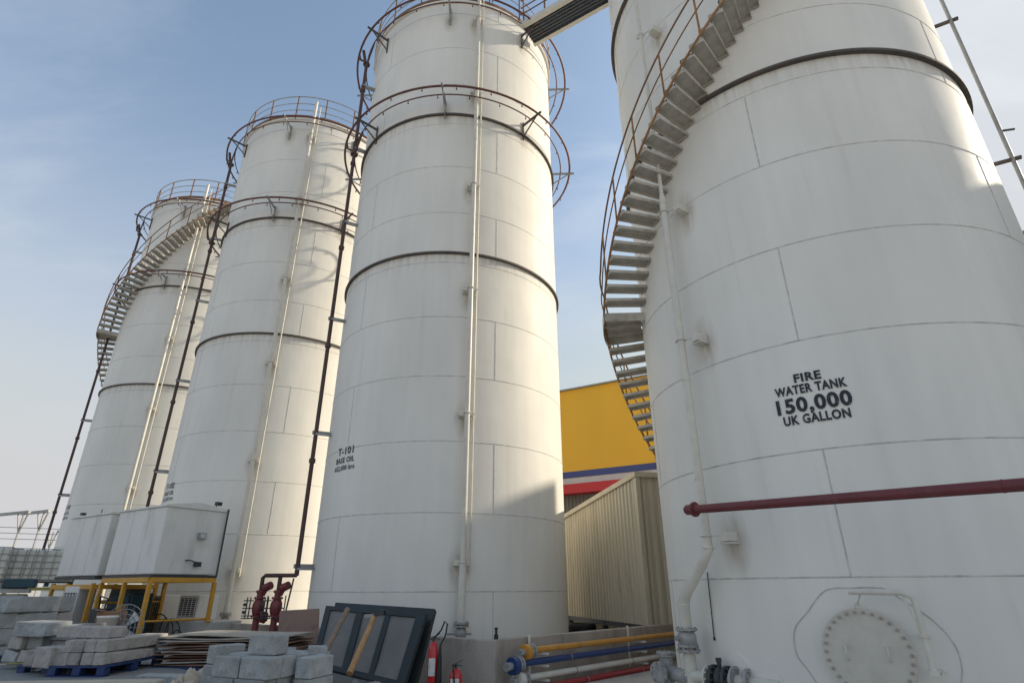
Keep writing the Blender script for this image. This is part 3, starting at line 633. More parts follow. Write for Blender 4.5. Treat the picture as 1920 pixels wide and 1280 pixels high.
def stand(off, label, legs, dz=0):
    o = CB+LD*off; t = thing('steel_stand', label, 'stand', (o.x, o.y, .5), rzc, 'yellow steel stands')
    w, l = 1.45, 2.12
    mb = MB()
    for y in (0, l): mb.box((w/2, y, 1.27-dz), (w, .08, .1))
    for x in (0, w): mb.box((x, l/2, 1.271-dz), (.08, l-.08, .1))
    mb.build('top_frame', M_YEL, t)
    for (x, y, zb_) in legs: 
        mb = MB(); mb.box((x, y, (zb_+1.22)/2), (.075, .075, 1.22-zb_)); mb.box((x, y, zb_+.008), (.14, .14, .016)); mb.build('leg', M_YEL, t)
    for y, z in ((0, .47), (l, .8)): MB().cyl((0, y, z), (w, y, z), .022, 8).build('brace', M_YEL, t)
    return t
stand(0, 'yellow steel stand under the cabin with the floodlight', [(0, 0, 0), (1.45, 0, .41), (0, 2.12, 0), (1.45, 2.12, .41), (0, 1.06, 0)])
stand(2.52, 'yellow steel stand under the streaked cabin on the left', [(0, 0, 0), (1.45, 0, .41), (0, 2.12, 0), (1.45, 2.12, .41), (0, 1.3, 0)], .13)

def ac_unit(p, rz, label, w=.85, d=.5, h=.55):
    t = thing('air_conditioner', label, 'air conditioner', p, rz, 'old air conditioners on the plinth')
    mb = MB(); mb.box((0, 0, h/2), (w, d, h), 0, 0, .015); mb.build('casing', M_WHBOX, t)
    mb = MB(); mb.box((-.0, -d/2-.004, h*.52), (w*.82, .01, h*.72)); gl = mb.build('grille', M_STEELD, t)
    mb = MB()
    for i in range(9): mb.box((0, -d/2-.014, h*.2+i*h*.08), (w*.8, .012, .012))
    for i in range(5): mb.box((-w*.4+i*w*.2, -d/2-.018, h*.52), (.016, .01, h*.7))
    mb.build('louvre', M_WHBOX, gl); return t
def on(px, py, off, z, rd=0.): # point on the plinth line
    return None
rl = math.atan2(-LD.y, -LD.x)
p = PB+LD*1.15+RD*.4; ac_unit((p.x, p.y, .9), rl, 'cream louvred air conditioner on the plinth under the right cabin')
p = PB+LD*2.45+RD*.3; ac_unit((p.x, p.y, .9), rl-.1, 'white louvred air conditioner beside the dark cloth, under the right cabin', .6, .5, .55)
p = CB+LD*3.3+RD*.1; ac_unit((p.x, p.y, .5), rl+.35, 'upright grey louvred unit standing on the ground under the left cabin', .42, .5, 1.15)
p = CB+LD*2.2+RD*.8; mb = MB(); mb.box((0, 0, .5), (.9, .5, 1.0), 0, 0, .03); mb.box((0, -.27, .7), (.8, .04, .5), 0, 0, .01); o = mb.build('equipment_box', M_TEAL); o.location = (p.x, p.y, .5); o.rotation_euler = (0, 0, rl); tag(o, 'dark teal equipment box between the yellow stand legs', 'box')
p = CB+LD*3.0+RD*1.1; mb = MB(); mb.box((0, 0, .55), (1.0, .5, 1.1), 0, 0, .02); mb.box((-.2, -.26, .8), (.5, .03, .4)); mb.box((.3, -.28, .35), (.25, .08, .5), .2); o = mb.build('dark_filler', M_STEELD); o.location = (p.x, p.y, .5); o.rotation_euler = (0, 0, rl); tag(o, 'dark metal cabinet added to deepen the shade under the left cabin', 'filler')  # dark box added to stand in for shade in the cavity under the cabin
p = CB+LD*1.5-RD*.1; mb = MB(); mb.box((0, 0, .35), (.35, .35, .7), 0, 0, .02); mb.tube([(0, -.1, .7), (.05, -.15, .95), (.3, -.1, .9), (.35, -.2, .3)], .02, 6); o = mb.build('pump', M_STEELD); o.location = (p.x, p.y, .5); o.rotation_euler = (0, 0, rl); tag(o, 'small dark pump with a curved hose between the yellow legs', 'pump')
# cable coils
for k, (px, py, rr_) in enumerate(((283, 1195, .36), (302, 1200, .3), (322, 1196, .3), (340, 1202, .24))):
    c = PB+LD*(1.75-.33*k)-RD*(.08+.03*k)
    mb = MB(); pts = [Vector((rr_*cos(a), .02*sin(3*a), rr_*1.05*sin(a))) for a in [2*pi*i/28 for i in range(28)]]
    mb.tube(pts, .013, 6, True); o = mb.build('cable', M_RUBBER); o.location = (c.x, c.y, .47+rr_*.55-.12*(k == 3)); o.rotation_euler = (R_(8), 0, rl)
    tag(o, 'black cable coil leaning on the white plinth', 'cable', 'cable coils on the plinth')

# ------------------------------------------------------------------ red deluge valves
dv_ = thing('deluge_valves', 'pair of red deluge valves on stand pipes behind the low wall beside tank T-101', 'valves', (-5.3, 13.75, 0))
o0 = Vector((-5.3, 13.75, 0))
def L(v): return Vector(v)-o0
xa, xb = atd(487, 1120, 14.85), atd(520, 1120, 14.65); rp_ = Vector((T1[0], T1[1], 0))+pol(3.45, -62, 1.85)
mb = MB(); za = 1.86
mb.tube([L((rp_.x, rp_.y, za)), L((xa.x+.05, xa.y, za)), L((xa.x, xa.y, za-.05)), L((xa.x, xa.y, 1.5))], .045, 10); mb.tube([L((xb.x, xb.y, za)), L((xb.x, xb.y, 1.5))], .045, 10); mb.build('header_pipe', M_DRED, dv_)
for q in (xa, xb):
    c = L((q.x, q.y, 0)); mb = MB()
    mb.cyl(c+Vector((0, 0, .3)), c+Vector((0, 0, 1.02)), .07, 12); mb.flange(c+Vector((0, 0, 1.04)), (0, 0, 1), .13, .03, 0, 8); mb.lathe([(.07, 1.04), (.11, 1.1), (.13, 1.2), (.12, 1.3), (.08, 1.38)], 16, Matrix.Translation(c)); mb.flange(c+Vector((0, 0, 1.4)), (0, 0, 1), .12, .03, 0, 8); mb.cyl(c+Vector((0, 0, 1.38)), c+Vector((0, 0, 1.56)), .07, 12); mb.flange(c+Vector((0, 0, 1.53)), (0, 0, 1), .1, .03, 0, 8)
    mb.cyl(c+Vector((.03, 0, 1.0)), c+Vector((.2, -.03, .96)), .07, 12); mb.lathe([(.02, -.1), (.08, -.09), (.09, .05), (.05, .1)], 14, Matrix.Translation(c+Vector((.17, -.03, 1.03)))); mb.build('valve_body', M_VRED, dv_)
    mb = MB(); mb.cyl(c+Vector((.08, -.02, 1.6)), c+Vector((.24, -.08, 1.66)), .085, 14); mb.cyl(c+Vector((.08, -.02, 1.45)), c+Vector((.16, -.05, 1.6)), .03, 8); mb.build('alarm_gong', M_VRED, dv_)
    mb = MB()
    for (x0, z0, x1, z1_) in ((-.22, 1.0, -.22, 1.42), (-.3, 1.05, -.1, 1.05), (-.3, 1.2, -.1, 1.2), (-.3, 1.35, -.08, 1.35), (-.15, 1.0, -.15, 1.42), (.1, 1.2, .22, 1.2), (.22, 1.1, .22, 1.45), (-.3, 1.0, .3, 1.0)):
        mb.cyl(c+Vector((x0, -.1, z0)), c+Vector((x1, -.1, z1_)), .013, 6)
    for z in (1.12, 1.27): mb.cyl(c+Vector((-.26, -.12, z)), c+Vector((-.26, -.08, z)), .035, 10)
    mb.build('trim_piping', M_STEELD, dv_)
mb = MB(); mb.tube([L((rp_.x-.05, rp_.y, 1.8)), L((rp_.x-.12, rp_.y, 1.2)), L((rp_.x-.14, rp_.y, .5))], .018, 6); mb.build('drain_line', M_DRED, dv_)

# ------------------------------------------------------------------ pipes along the right wall
w0, wd_ = Vector((-.27, 9.86, 0)), Vector((.6865, .7271, 0)); wnm = Vector((.7271, -.6865, 0))
wp = lambda t, off, z: w0+wd_*t+wnm*off+Vector((0, 0, z))
def wall_pipe(name, label, m, r, off, z, t0, t1, end):
    o = thing(name, label, 'pipe', wp(t0, off, z)); O = Vector(o.location)
    q = lambda t, f, zz: wp(t, f, zz)-O
    MB().cyl(q(t0, off, z), q(t1, off, z), r, 16).build('pipe', m, o)
    mb = MB()
    for t in (t0+1.2, t0+2.9): mb.cyl(q(t, off, z), q(t+.02, off, z), r*1.12, 16)
    mb.build('clamp', M_GALV, o)
    if end:
        mb = MB(); mb.flange(q(t0-.02, off, z), wd_, r*2.2, .03, 0, 8, .012); mb.flange(q(t0-.07, off, z), wd_, r*2.1, .04, 0, 8, .012); mb.build('coupling', M_FLANGE, o)
        mb = MB(); mb.flange(q(t0-.16, off, z-.02), wd_, r*2.5, .1, 0, 8, .012); mb.build('end_flange', m, o)
        mb = MB(); mb.cyl(q(t0-.32, off, z-.02), q(t0-.2, off, z-.02), r*1.1, 14); mb.flange(q(t0-.31, off, z-.02), wd_, r*1.25, .03, 0, 6, .01); mb.build('end_cap', M_FLANGE, o)
    return o
wall_pipe('wall_pipe', 'yellow pipe along the low wall, topmost of the coloured pipes', M_YPIPE, .045, .28, .70, .55, 5.6, True)
wall_pipe('wall_pipe', 'blue pipe along the low wall, just below the yellow pipe', M_BPIPE, .048, .3, .54, .25, 5.6, True)
wall_pipe('wall_pipe', 'off-white pipe along the low wall below the blue pipe', M_CREAM, .045, .32, .345, .35, 5.4, True)
wall_pipe('wall_pipe', 'red pipe nearest the ground along the low wall', M_RPIPE, .05, .36, .19, .6, 4.6, False)
for t, lb in ((.75, 'white angle bracket carrying the pipes near their flanged ends'), (3.65, 'white angle bracket carrying the pipes at the far end beside the fire tank')):
    o = wp(t, .02, 0); mb = MB(); mb.bar(wp(t, .03, .2)-o, wp(t, .03, .9)-o, .04, .04)
    for z in (.64, .475, .28): mb.bar(wp(t, .05, z)-o, wp(t, .42, z)-o, .045, .03)
    b_ = mb.build('pipe_bracket', M_CREAM); b_.location = o; tag(b_, lb, 'bracket')
# big maroon pipe in front of the fire tank
E1, E2 = atd(1295, 955, 8.1), atd(1920, 908, 6.3); dd = (E2-E1).normalized(); o = thing('fire_main', 'long maroon pipe crossing in front of the broad fire water tank', 'pipe', E1)
mb = MB(); mb.cyl((0, 0, 0), dd*6.5, .054, 24)
for t in (.95, 3.4, 5.2): mb.cyl(dd*t, dd*(t+.015), .057, 24)
mb.build('pipe', M_REDPIPE, o)
mb = MB(); mb.flange(dd*.07, dd, .095, .025, 0, 8, .009); mb.cyl(dd*-.06, dd*.05, .065, 20); mb.flange(dd*-.07, dd, .05, .02, 0, 6, .008); mb.build('end_flange', M_REDPIPE, o)
for t in (2.2, 5.4):
    mb = MB(); a = dd*t; n = Vector((-dd.y, dd.x, 0)); mb.bar(a+Vector((0, 0, -.12)), a+n*.95+Vector((0, 0, -.12)), .06, .06); 
    if t > 5: mb.build('bracket', M_CREAM, o)

# ------------------------------------------------------------------ fire extinguishers
def extinguisher(x, y, D, zb, h, r, label, horn):
    p = atd(x, y, D); t = thing('fire_extinguisher', label, 'extinguisher', (p.x, p.y, zb))
    mb = MB(); mb.lathe([(r*.9, 0), (r, .015), (r, h-.09), (r*.85, h-.05), (r*.5, h-.01), (.022, h)], 24); mb.lathe([(.01, 0), (r*.9, 0)], 24); mb.build('cylinder', M_EXT, t)
    mb = MB(); mb.cyl((0, 0, h-.01), (0, 0, h+.05), .02, 10); mb.bar((-.02, 0, h+.05), (.09, 0, h+.1), .02, .012); mb.bar((-.02, 0, h+.04), (.09, 0, h+.03), .02, .012); mb.cyl((-.05, 0, h+.03), (0, 0, h+.03), .012, 8); mb.build('valve', M_STEELD, t)
    mb = MB(); mb.lathe([(r+.002, h*.42), (r+.002, h*.72)], 10, None, 0, -48, 35, False); mb.build('label', M_LABEL, t)
    mb = MB()
    if horn: mb.tube([(.0, 0, h+.04), (.1, -.02, h+.14), (.15, -.02, h+.26), (.19, -.02, h+.22), (.17, -.02, h+.08), (.1, -.03, h-.05), (r+.03, -.04, h-.2), (r+.03, -.04, h*.3)], [.012]*6+[.03, .045], 8)
    else: mb.tube([(0, -.02, h+.03), (-.04, -.06, h+.05), (-.02, -r-.02, h-.1), (.01, -r-.015, h*.3)], [.01, .01, .012, .014], 8)
    mb.build('hose', M_RUBBER, t)
    return t
extinguisher(812, 1230, 9.3, .15, .74, .07, 'tall red carbon dioxide extinguisher with black horn against the dark panels', True)
extinguisher(855, 1255, 9.1, .15, .42, .09, 'short red powder extinguisher standing in front of the grey wall', False)

# ------------------------------------------------------------------ leaning framed screens, plywood, tools
def quad_panel(TL, TR_, BR, BL, th, name, label, cat, bars, fr, mf, mg):
    TL, TR_, BR, BL = map(Vector, (TL, TR_, BR, BL)); n = (TR_-TL).cross(BL-TL).normalized()
    if n.dot(Vector((0, 0, EYE))-TL) < 0: n = -n
    P = lambda u, v: TL*(1-u)*(1-v)+TR_*u*(1-v)+BR*u*v+BL*(1-u)*v
    def slab(mb, u0, u1, v0, v1, a, b):
        c = [P(u0, v0), P(u1, v0), P(u1, v1), P(u0, v1)]; vs = [p+n*a-O for p in c]+[p+n*b-O for p in c]
        mb.add(vs, [(0, 3, 2, 1), (4, 5, 6, 7), (0, 1, 5, 4), (1, 2, 6, 5), (2, 3, 7, 6), (3, 0, 4, 7)])
    O = (BL+BR)/2
    t = thing(name, label, cat, O)
    mb = MB(); slab(mb, 0, 1, 0, fr, -th, .02); slab(mb, 0, 1, 1-fr, 1, -th, .02); slab(mb, 0, fr*.8, fr, 1-fr, -th, .02); slab(mb, 1-fr*1.2, 1, fr, 1-fr, -th, .02)
    mb.build('frame', mf, t)
    for (a, b) in bars: q = MB(); slab(q, a, b, fr, 1-fr, -th*.5, .015); q.build('mullion', mf, t)
    q = MB(); slab(q, fr*.8, 1-fr*1.2, fr, 1-fr, -.015, -.005); q.build('screen', mg, t); return t
quad_panel(atd(612, 1136, 11.0), atd(800, 1150, 9.9), atd(757, 1290, 9.35), atd(585, 1247, 10.3), .05, 'framed_screen', 'dark framed screen with two mullions leaning on the low wall, behind the wooden handles', 'screen', [(.33, .4), (.62, .67)], .07, M_FRAME, M_GLASS)
quad_panel(atd(630, 1130, 11.2), atd(816, 1142, 10.05), atd(778, 1292, 9.55), atd(600, 1247, 10.5), .06, 'framed_screen', 'second dark framed screen, sticking out behind the front one beside the extinguisher', 'screen', [(.5, .55)], .08, M_FRAME, M_GLASS)
def sheet(pts, th, name, m, label, cat):
    pts = [Vector(p) for p in pts]; O = sum(pts, Vector())/4; n = (pts[1]-pts[0]).cross(pts[3]-pts[0]).normalized()*th
    vs = [p-O for p in pts]+[p-O+n for p in pts]
    mb = MB(); mb.add(vs, [(0, 1, 2, 3), (7, 6, 5, 4), (0, 4, 5, 1), (1, 5, 6, 2), (2, 6, 7, 3), (3, 7, 4, 0)]); o = mb.build(name, m); o.location = O; tag(o, label, cat); return o
sheet([atd(525, 1144, 12.6), atd(598, 1140, 12.0), atd(594, 1222, 11.6), atd(517, 1222, 12.2)], .02, 'plywood_sheet', M_PLY, 'brown scuffed plywood sheet leaning left of the dark framed screens', 'plywood')
def tool(a, b, r, m, label, head):
    a, b = Vector(a), Vector(b); t = thing('sledgehammer' if head else 'wooden_pole', label, 'hammer' if head else 'pole', b)
    A_ = a-b; mb = MB(); mb.tube([A_, A_*.7, A_*.3, Vector()], [r*1.0, r*.95, r, r*1.1], 10); mb.build('handle' if head else 'shaft', m, t)
    if head:
        s_ = Vector((1, -.35, .04)).normalized(); mb = MB(); mb.bar(A_-s_*.0+Vector((0, -.03, 0)), A_+s_*.17+Vector((0, -.03, .03)), .06, .05); mb.tube([A_+s_*.05, A_+s_*.1+Vector((0, 0, .06)), A_+s_*.2+Vector((0, 0, .05)), A_+s_*.2], .018, 6); mb.build('head', M_STEELD, t)
        mb = MB(); mb.bar(A_-s_*.16+Vector((0, -.03, -.01)), A_-s_*.02+Vector((0, -.03, -.005)), .05, .045); mb.build('head_tip', M_GALV, t)
    else: pass
    return t
tool(atd(703, 1152, 9.75), atd(655, 1262, 9.0), .04, M_WOOD, 'sledgehammer with light wooden handle propped against the framed screen', True)
tool(atd(652, 1141, 10.15), atd(602, 1235, 9.6), .043, M_WOODG, 'grey weathered wooden pole propped left of the sledgehammer', False)

# ------------------------------------------------------------------ pallets, blocks, boards
def pallet_mesh(w, d):
    mb = MB()
    for i in range(6): mb.box((-w/2+w/12+i*w/6, 0, .125), (w/6-.02, d, .025))
    for x in (-1, 0, 1):
        for y in (-1, 0, 1): mb.box((x*(w/2-.07), y*(d/2-.06), .065), (.13, .11, .095), 0, 0, .008)
    for x in (-1, 0, 1): mb.box((x*(w/2-.07), 0, .01), (.13, d, .018))
    return mb
def pallet(x, y, rz, w, d, label, z=None):
    o = pallet_mesh(w, d).build('pallet', M_PALLET); o.location = (x, y, gz(x) if z is None else z); o.rotation_euler = (0, 0, rz); tag(o, label, 'pallet', 'blue plastic pallets'); return o
BM = {}
def block(x, y, z, rz, d=(.4, .2, .2), m=M_BLOCK, label='grey concrete block', group='concrete blocks', tilt=0):
    k = (d, m.name, random.randint(0, 2))
    if k not in BM:
        mb = MB(); rr = random.Random(len(BM)); mb.box((0, 0, d[2]/2), d, 0, 0, .011)
        mb.v = [(a+rr.uniform(-.007, .007), b+rr.uniform(-.007, .007), c+rr.uniform(-.003, .004)) for a, b, c in mb.v]
        if k[2] == 0:        # a broken corner
            mb.v = [(a*(.8 if a > d[0]*.4 and c > d[2]*.75 and b < 0 else 1), b*(.78 if a > d[0]*.4 and c > d[2]*.75 and b < 0 else 1), c-(.04 if a > d[0]*.4 and c > d[2]*.75 and b < 0 else 0)) for a, b, c in mb.v]
        BM[k] = mb.build('concrete_block', m); o = BM[k]
    else: o = BM[k].copy(); S.collection.objects.link(o)
    if random.random() < .3: o.scale = (random.uniform(.93, 1.0), 1, random.uniform(.95, 1.0))
    o.location = (x, y, z); o.rotation_euler = (0, tilt, rz); tag(o, label, 'block', group); return o
def stack(O, rz, nx, ny, nz, d, m, label, group, z0, skip=(), jit=.012):
    c, s = cos(rz), sin(rz)
    for k in range(nz):
        for i in range(nx):
            for j in range(ny):
                if (i, j, k) in skip: continue
                lx, ly = (i+.5)*(d[0]+.008), (j+.5)*(d[1]+.008)
                lx += random.uniform(-jit, jit); ly += random.uniform(-jit, jit)
                block(O[0]+c*lx-s*ly, O[1]+s*lx+c*ly, z0+k*(d[2]+.004), rz+random.uniform(-.02, .02), d, m, label, group)
# front stack on the ground
K = atd(500, 1236, 7.2); Kl = atd(403, 1224, 7.75); fd = Vector((Kl.x-K.x, Kl.y-K.y, 0)).normalized(); rzk = math.atan2(fd.y, fd.x)
zt = .93; base0 = zt-.204*4+.004
# local x along the left face; local y to the back/right (negative local y since frame turns left)
def fblk(lx, ly, z, ang=0, d=(.4, .2, .2), lab='pale grey block in the knee-high stack in front of the boards', m=M_BLOCK):
    n = Vector((fd.y, -fd.x, 0)); n = n if n.y > 0 else -n
    p = Vector((K.x, K.y, 0))+fd*lx+n*ly; return block(p.x, p.y, z, rzk+ang, d, m, lab, 'blocks of the front stack')
for k in range(4):
    z = base0+.204*k; off = .2 if k % 2 else 0
    for j in range(3):
        for lx in ((.2, .61) if k % 2 else (.2, .61)):
            fblk(lx+random.uniform(-.012, .012)-.03*(k % 2), .1+.205*j+random.uniform(-.01, .01), z, random.uniform(-.03, .03))
fblk(.30, .30, base0+.204*4, .12, lab='single grey block lying on top of the front stack')
for k in range(4): fblk(-.18+.02*random.random(), .55, base0-.01+.2*k, pi/2+.1*(k % 2-.5), lab='grey block at the right end of the front stack, beside the rubble')
fblk(.1, .78, base0+.60, .3, lab='grey block lying askew at the back of the front stack')
q = atd(592, 1242, 7.9)
for k in range(4): block(q.x, q.y, q.z+.08-.205*k-.1-.0, .35+.1*(k % 2), (.22, .3, .2), M_BLOCK, 'grey block set on end in the narrow pile right of the front stack', 'blocks of the narrow pile')

# loose blocks around the front stack
for (px_, py_, D_, a_z, lb) in ((528, 1222, 8.3, .5, 'loose grey block lying across the back right of the front stack'), (560, 1228, 8.1, -.5, 'small loose block tipped between the front stack and the narrow pile'), (425, 1216, 8.2, .9, 'loose block lying behind the left end of the front stack')):
    q = atd(px_, py_, D_); block(q.x, q.y, q.z-.14, a_z, (.36, .19, .19), M_BLOCK, lb, None, random.uniform(-.08, .08))
    block(q.x, q.y, q.z-.335, a_z+.3, (.4, .2, .19), M_BLOCK, lb.replace('loose', 'lower').replace('small lower', 'lower')+', directly under it', None); block(q.x+.03, q.y, q.z-.53, a_z, (.4, .25, .19), M_BLOCK, lb.replace('loose', 'buried').replace('small buried', 'buried')+', two layers down', None)
# left: pallet with long lintels
Nc = Vector((-5.58, 8.8, 0)); rzA = R_(88)
c94, s94 = cos(rzA), sin(rzA)
pc_ = Nc+Vector((c94*.68-s94*.36, s94*.68+c94*.36, 0)); pallet(pc_.x, pc_.y, rzA, 1.35, .8, 'blue plastic pallet under the long concrete lintels', .5)
zb = .5+.14
def loc94(lx, ly, O=Nc): return O.x+c94*lx-s94*ly, O.y+s94*lx+c94*ly
for k in range(2):
    for j in range(2):
        x, y = loc94(.70+.03*k, .09+.172*j+.012*k); block(x, y, zb+.155*k, rzA+.012*j-.01*k, (1.42, .16, .15), M_BLOCKW, 'long rough concrete lintel on the blue pallet at the front left', 'lintels on the front left pallet')
for k in range(2):
    for j in range(2):
        x, y = loc94(.24+.03*j, .42+.15*j-.01*k); block(x, y, zb+.155*k, rzA+.03*j, (.5, .135, .15), M_BLOCKW, 'short concrete block beside the long lintels on the blue pallet', 'short blocks beside the lintels')
x, y = loc94(.5, .62); block(x, y, zb+.312, rzA+1.35, (.95, .3, .14), M_BLOCKW, 'flat long block lying across the top of the lintel pallet')
x, y = loc94(.95, 1.05); block(x, y, zb+.29, rzA+1.2, (.5, .3, .16), M_BLOCKW, 'tilted block behind the flat long block on the lintel pallet', tilt=.12)
# second pallet: pair of square blocks
q = atd(100, 1256, 11.2); rzB = R_(75)
pallet(q.x-.05, q.y+.5, R_(-12), 1.0, .95, 'blue plastic pallet carrying two square blocks, left of the lintel pallet', .46)
for j in range(2):
    p = atd(92+33*j, 1235, 11.0-.1*j); block(p.x, p.y+.1, .61, R_(-12), (.27, .4, .25), M_BLOCKW, 'square pale block of the pair on the second blue pallet', 'square blocks on the second pallet')
p = atd(66, 1235, 11.3); block(p.x-.02, p.y+.15, .61, R_(-12), (.16, .4, .2), M_BLOCKW, 'narrow block at the left of the square pair')
for j in range(3):
    p = atd(112+16*j, 1205, 11.9); block(p.x, p.y+.2, .62, R_(-12), (.28, .4, .26), M_BLOCK, 'block of the second row behind the square pair', 'second row blocks')
p = atd(120, 1182, 11.8); block(p.x, p.y+.2, .885, R_(-6), (.55, .4, .2), M_BLOCK, 'long grey block on top of the row behind the square pair')
# third: left stack with overhanging block
pallet(-8.75, 10.9, R_(-14), 1.0, .9, 'blue plastic pallet at the left under a leaning block pile', .46)
p = atd(28, 1225, 12.4); block(p.x+.12, p.y, .60, R_(-20), (.3, .38, .165), M_BLOCK, 'lower left block on the left pallet', None); block(p.x+.42, p.y-.08, .60, R_(-14), (.28, .38, .165), M_BLOCKW, 'lower right block on the left pallet', None)
block(p.x+.14, p.y+.02, .77, R_(-24), (.3, .38, .165), M_BLOCKW, 'upper left block on the left pallet under the overhanging one', None); block(p.x+.45, p.y-.03, .77, R_(-17), (.28, .36, .165), M_BLOCK, 'upper right block on the left pallet under the overhanging one', None)
p = atd(52, 1188, 12.2); block(p.x+.2, p.y, .945, R_(-15), (.62, .42, .2), M_BLOCK, 'overhanging block on top of the left pallet')
p = atd(62, 1210, 12.4); block(p.x+.28, p.y+.3, .60, R_(-15), (.45, .4, .34), M_BLOCK, 'block behind the thick one on the left pallet')
# tall stack at far left
for k in range(4):
    for i in range(5):
        p = atd(-15+27*i, 1160, 13.6+.05*i)
        if (k == 3 and i == 0): continue
        block(p.x+random.uniform(-.02, .02), p.y+.15+random.uniform(-.06, .06), .5+.245*k, R_(-35)+random.uniform(-.09, .09), (.285, .4, .24), M_BLOCK if (i+k) % 3 else M_BLOCKW, 'grey block in the chest-high pile below the caged totes', 'blocks of the chest-high pile')
# block, bucket, carton near the yellow legs
p = atd(157, 1180, 13.2); block(p.x, p.y, .98-.28-.2, R_(-10), (.5, .4, .28), M_BLOCK, 'lower dark block beside the yellow leg'); block(p.x, p.y, .785, R_(-14), (.46, .38, .26), M_BLOCK, 'dark grey block beside the foot of the yellow leg')
p = atd(197, 1178, 12.9); mb = MB(); mb.lathe([(0, 0), (.13, 0), (.155, .3), (.165, .3), (.165, .33), (.15, .33), (.13, .02)], 20); o = mb.build('bucket', M_WHBOX); o.location = (p.x, p.y, .84); tag(o, 'white plastic bucket between the block pallets and the yellow stand', 'bucket')
p2 = MB(); p2.box((0, 0, .17), (.5, .45, .34), 0, 0, .008); o = p2.build('concrete_block', M_BLOCK); o.location = (p.x, p.y, .5); tag(o, 'wide block carrying the white bucket', 'block')
p = atd(207, 1165, 13.5); mb = MB(); mb.box((0, 0, .3), (.42, .35, .6), 0, 0, .01); mb.box((-.16, -.2, .63), (.14, .22, .01), .3); mb.box((.15, .02, .64), (.01, .33, .12)); o = mb.build('carton', M_CARTON); o.location = (p.x, p.y, .62); o.rotation_euler = (0, 0, .4); tag(o, 'open brown carton behind the white bucket', 'carton')
p = atd(228, 1170, 13.2); fo = thing('fan', 'pale wire-caged fan leaning against the white plinth', 'fan', (p.x, p.y, .56), .2)
mb = MB(); 
for rr_ in (.38, .3, .22, .14, .07): mb.tube([(rr_*.9*cos(a), .15-.1*cos(0)+.02, .4+rr_*sin(a)) for a in [2*pi*i/24 for i in range(24)]], .008, 5, True)
for i in range(16): a = 2*pi*i/16; mb.cyl((0, .03, .4), (.34*cos(a), .07, .4+.38*sin(a)), .005, 4)
mb.build('guard', M_GALV, fo); mb = MB(); 
for i in range(4):
    a = pi/4+pi/2*i; mb.add([(.04*cos(a-.5), .1, .4+.04*sin(a-.5)), (.28*cos(a-.35), .09, .4+.3*sin(a-.35)), (.28*cos(a+.35), .12, .4+.3*sin(a+.35)), (.04*cos(a+.5), .12, .4+.04*sin(a+.5))], [(0, 1, 2, 3)])
mb.cyl((0, .06, .4), (0, .14, .4), .05, 12); mb.build('blades', M_PAPER, fo)
# boards: thin sheets piled on a pallet
BC = atd(450, 1205, 11.2); zb = gz(BC.x)
pallet(BC.x-.45, BC.y-.12, R_(-12), 1.2, .95, 'dark blue pallet under the pile of thin boards', zb)
random.seed(3)
for i in range(12):
    z = zb+.15+.036*i; w, d = 1.95+random.uniform(-.1, .15), 1.0+random.uniform(-.06, .06); rz = R_(-10)+random.uniform(-.13, .13)
    mb = MB(); nseg = 8; am, ph = random.uniform(.004, .012), random.uniform(0, 6)
    vs = []; fs = []
    for k in range(nseg+1):
        x = -w/2+w*k/nseg; dz = am*sin(ph+k*.8)
        vs += [(x, -d/2, dz), (x, d/2, dz), (x, -d/2, dz+.017), (x, d/2, dz+.017)]
    for k in range(nseg):
        a = 4*k; b = a+4; fs += [(a, b, b+1, a+1), (a+2, a+3, b+3, b+2), (a, a+2, b+2, b), (a+1, b+1, b+3, a+3)]
    fs += [(0, 1, 3, 2), (4*nseg, 4*nseg+2, 4*nseg+3, 4*nseg+1)]
    mb.add(vs, fs); o = mb.build('board', M_BOARDT if i in (11, 10) or i % 4 == 1 else M_BOARD); o.location = (BC.x+random.uniform(-.1, .1), BC.y+random.uniform(-.06, .06), z+.002); o.rotation_euler = (0, R_(.4)*random.uniform(-1, 1), rz)
    tag(o, 'topmost pale sheet of the pile of thin boards' if i == 11 else 'thin brown board in the pile behind the front block stack', 'board', 'pile of thin boards')
# low grey blocks on the ground near the boards
for (x_, y_, D, rz, lb) in ((338, 1262, 9.3, -.3, 'low long block on the ground before the boards, nearest the torn sack'), (312, 1250, 9.9, -.2, 'low long block on the ground at the left end of the boards')):
    p = atd(x_, y_, D); block(p.x, p.y, gz(p.x)-.06, rz, (.7, .25, .16), M_BLOCK, lb)
# torn sacks
def sack(p, sx, sy, sz, seed, label):
    bm = bmesh.new(); bmesh.ops.create_icosphere(bm, subdivisions=5, radius=1); rr = random.Random(seed); ph = [rr.uniform(0, 6) for _ in range(6)]
    for v in bm.verts:
        c = v.co.copy(); n = abs(sin(c.x*6+ph[0]+3*c.y))*.24+abs(sin(c.y*9+ph[1]+4*c.z))*.16+sin(c.z*15+c.x*11+ph[2])*.08+abs(sin(c.x*17+c.y*13+ph[3]))*.1
        for ax in range(3): c[ax] = math.copysign(abs(c[ax])**.7, c[ax])
        v.co = Vector((c.x*sx, c.y*sy, max(c.z, -.5)*sz+n*sz*.8))
    me = bpy.data.meshes.new('sack'); bm.to_mesh(me); bm.free(); me.materials.append(M_SACK)
    for f in me.polygons: f.use_smooth = True
    o = bpy.data.objects.new('sack', me); S.collection.objects.link(o); o.location = p; tag(o, label, 'sack'); return o
p = atd(378, 1262, 8.6); sack((p.x, p.y, gz(p.x)+.2), .27, .2, .26, 1, 'crumpled tan paper sack left of the front block stack')
p = atd(350, 1284, 8.4); sack((p.x, p.y, gz(p.x)+.12), .3, .25, .24, 5, 'flatter torn tan sack at the bottom edge left of the crumpled one')
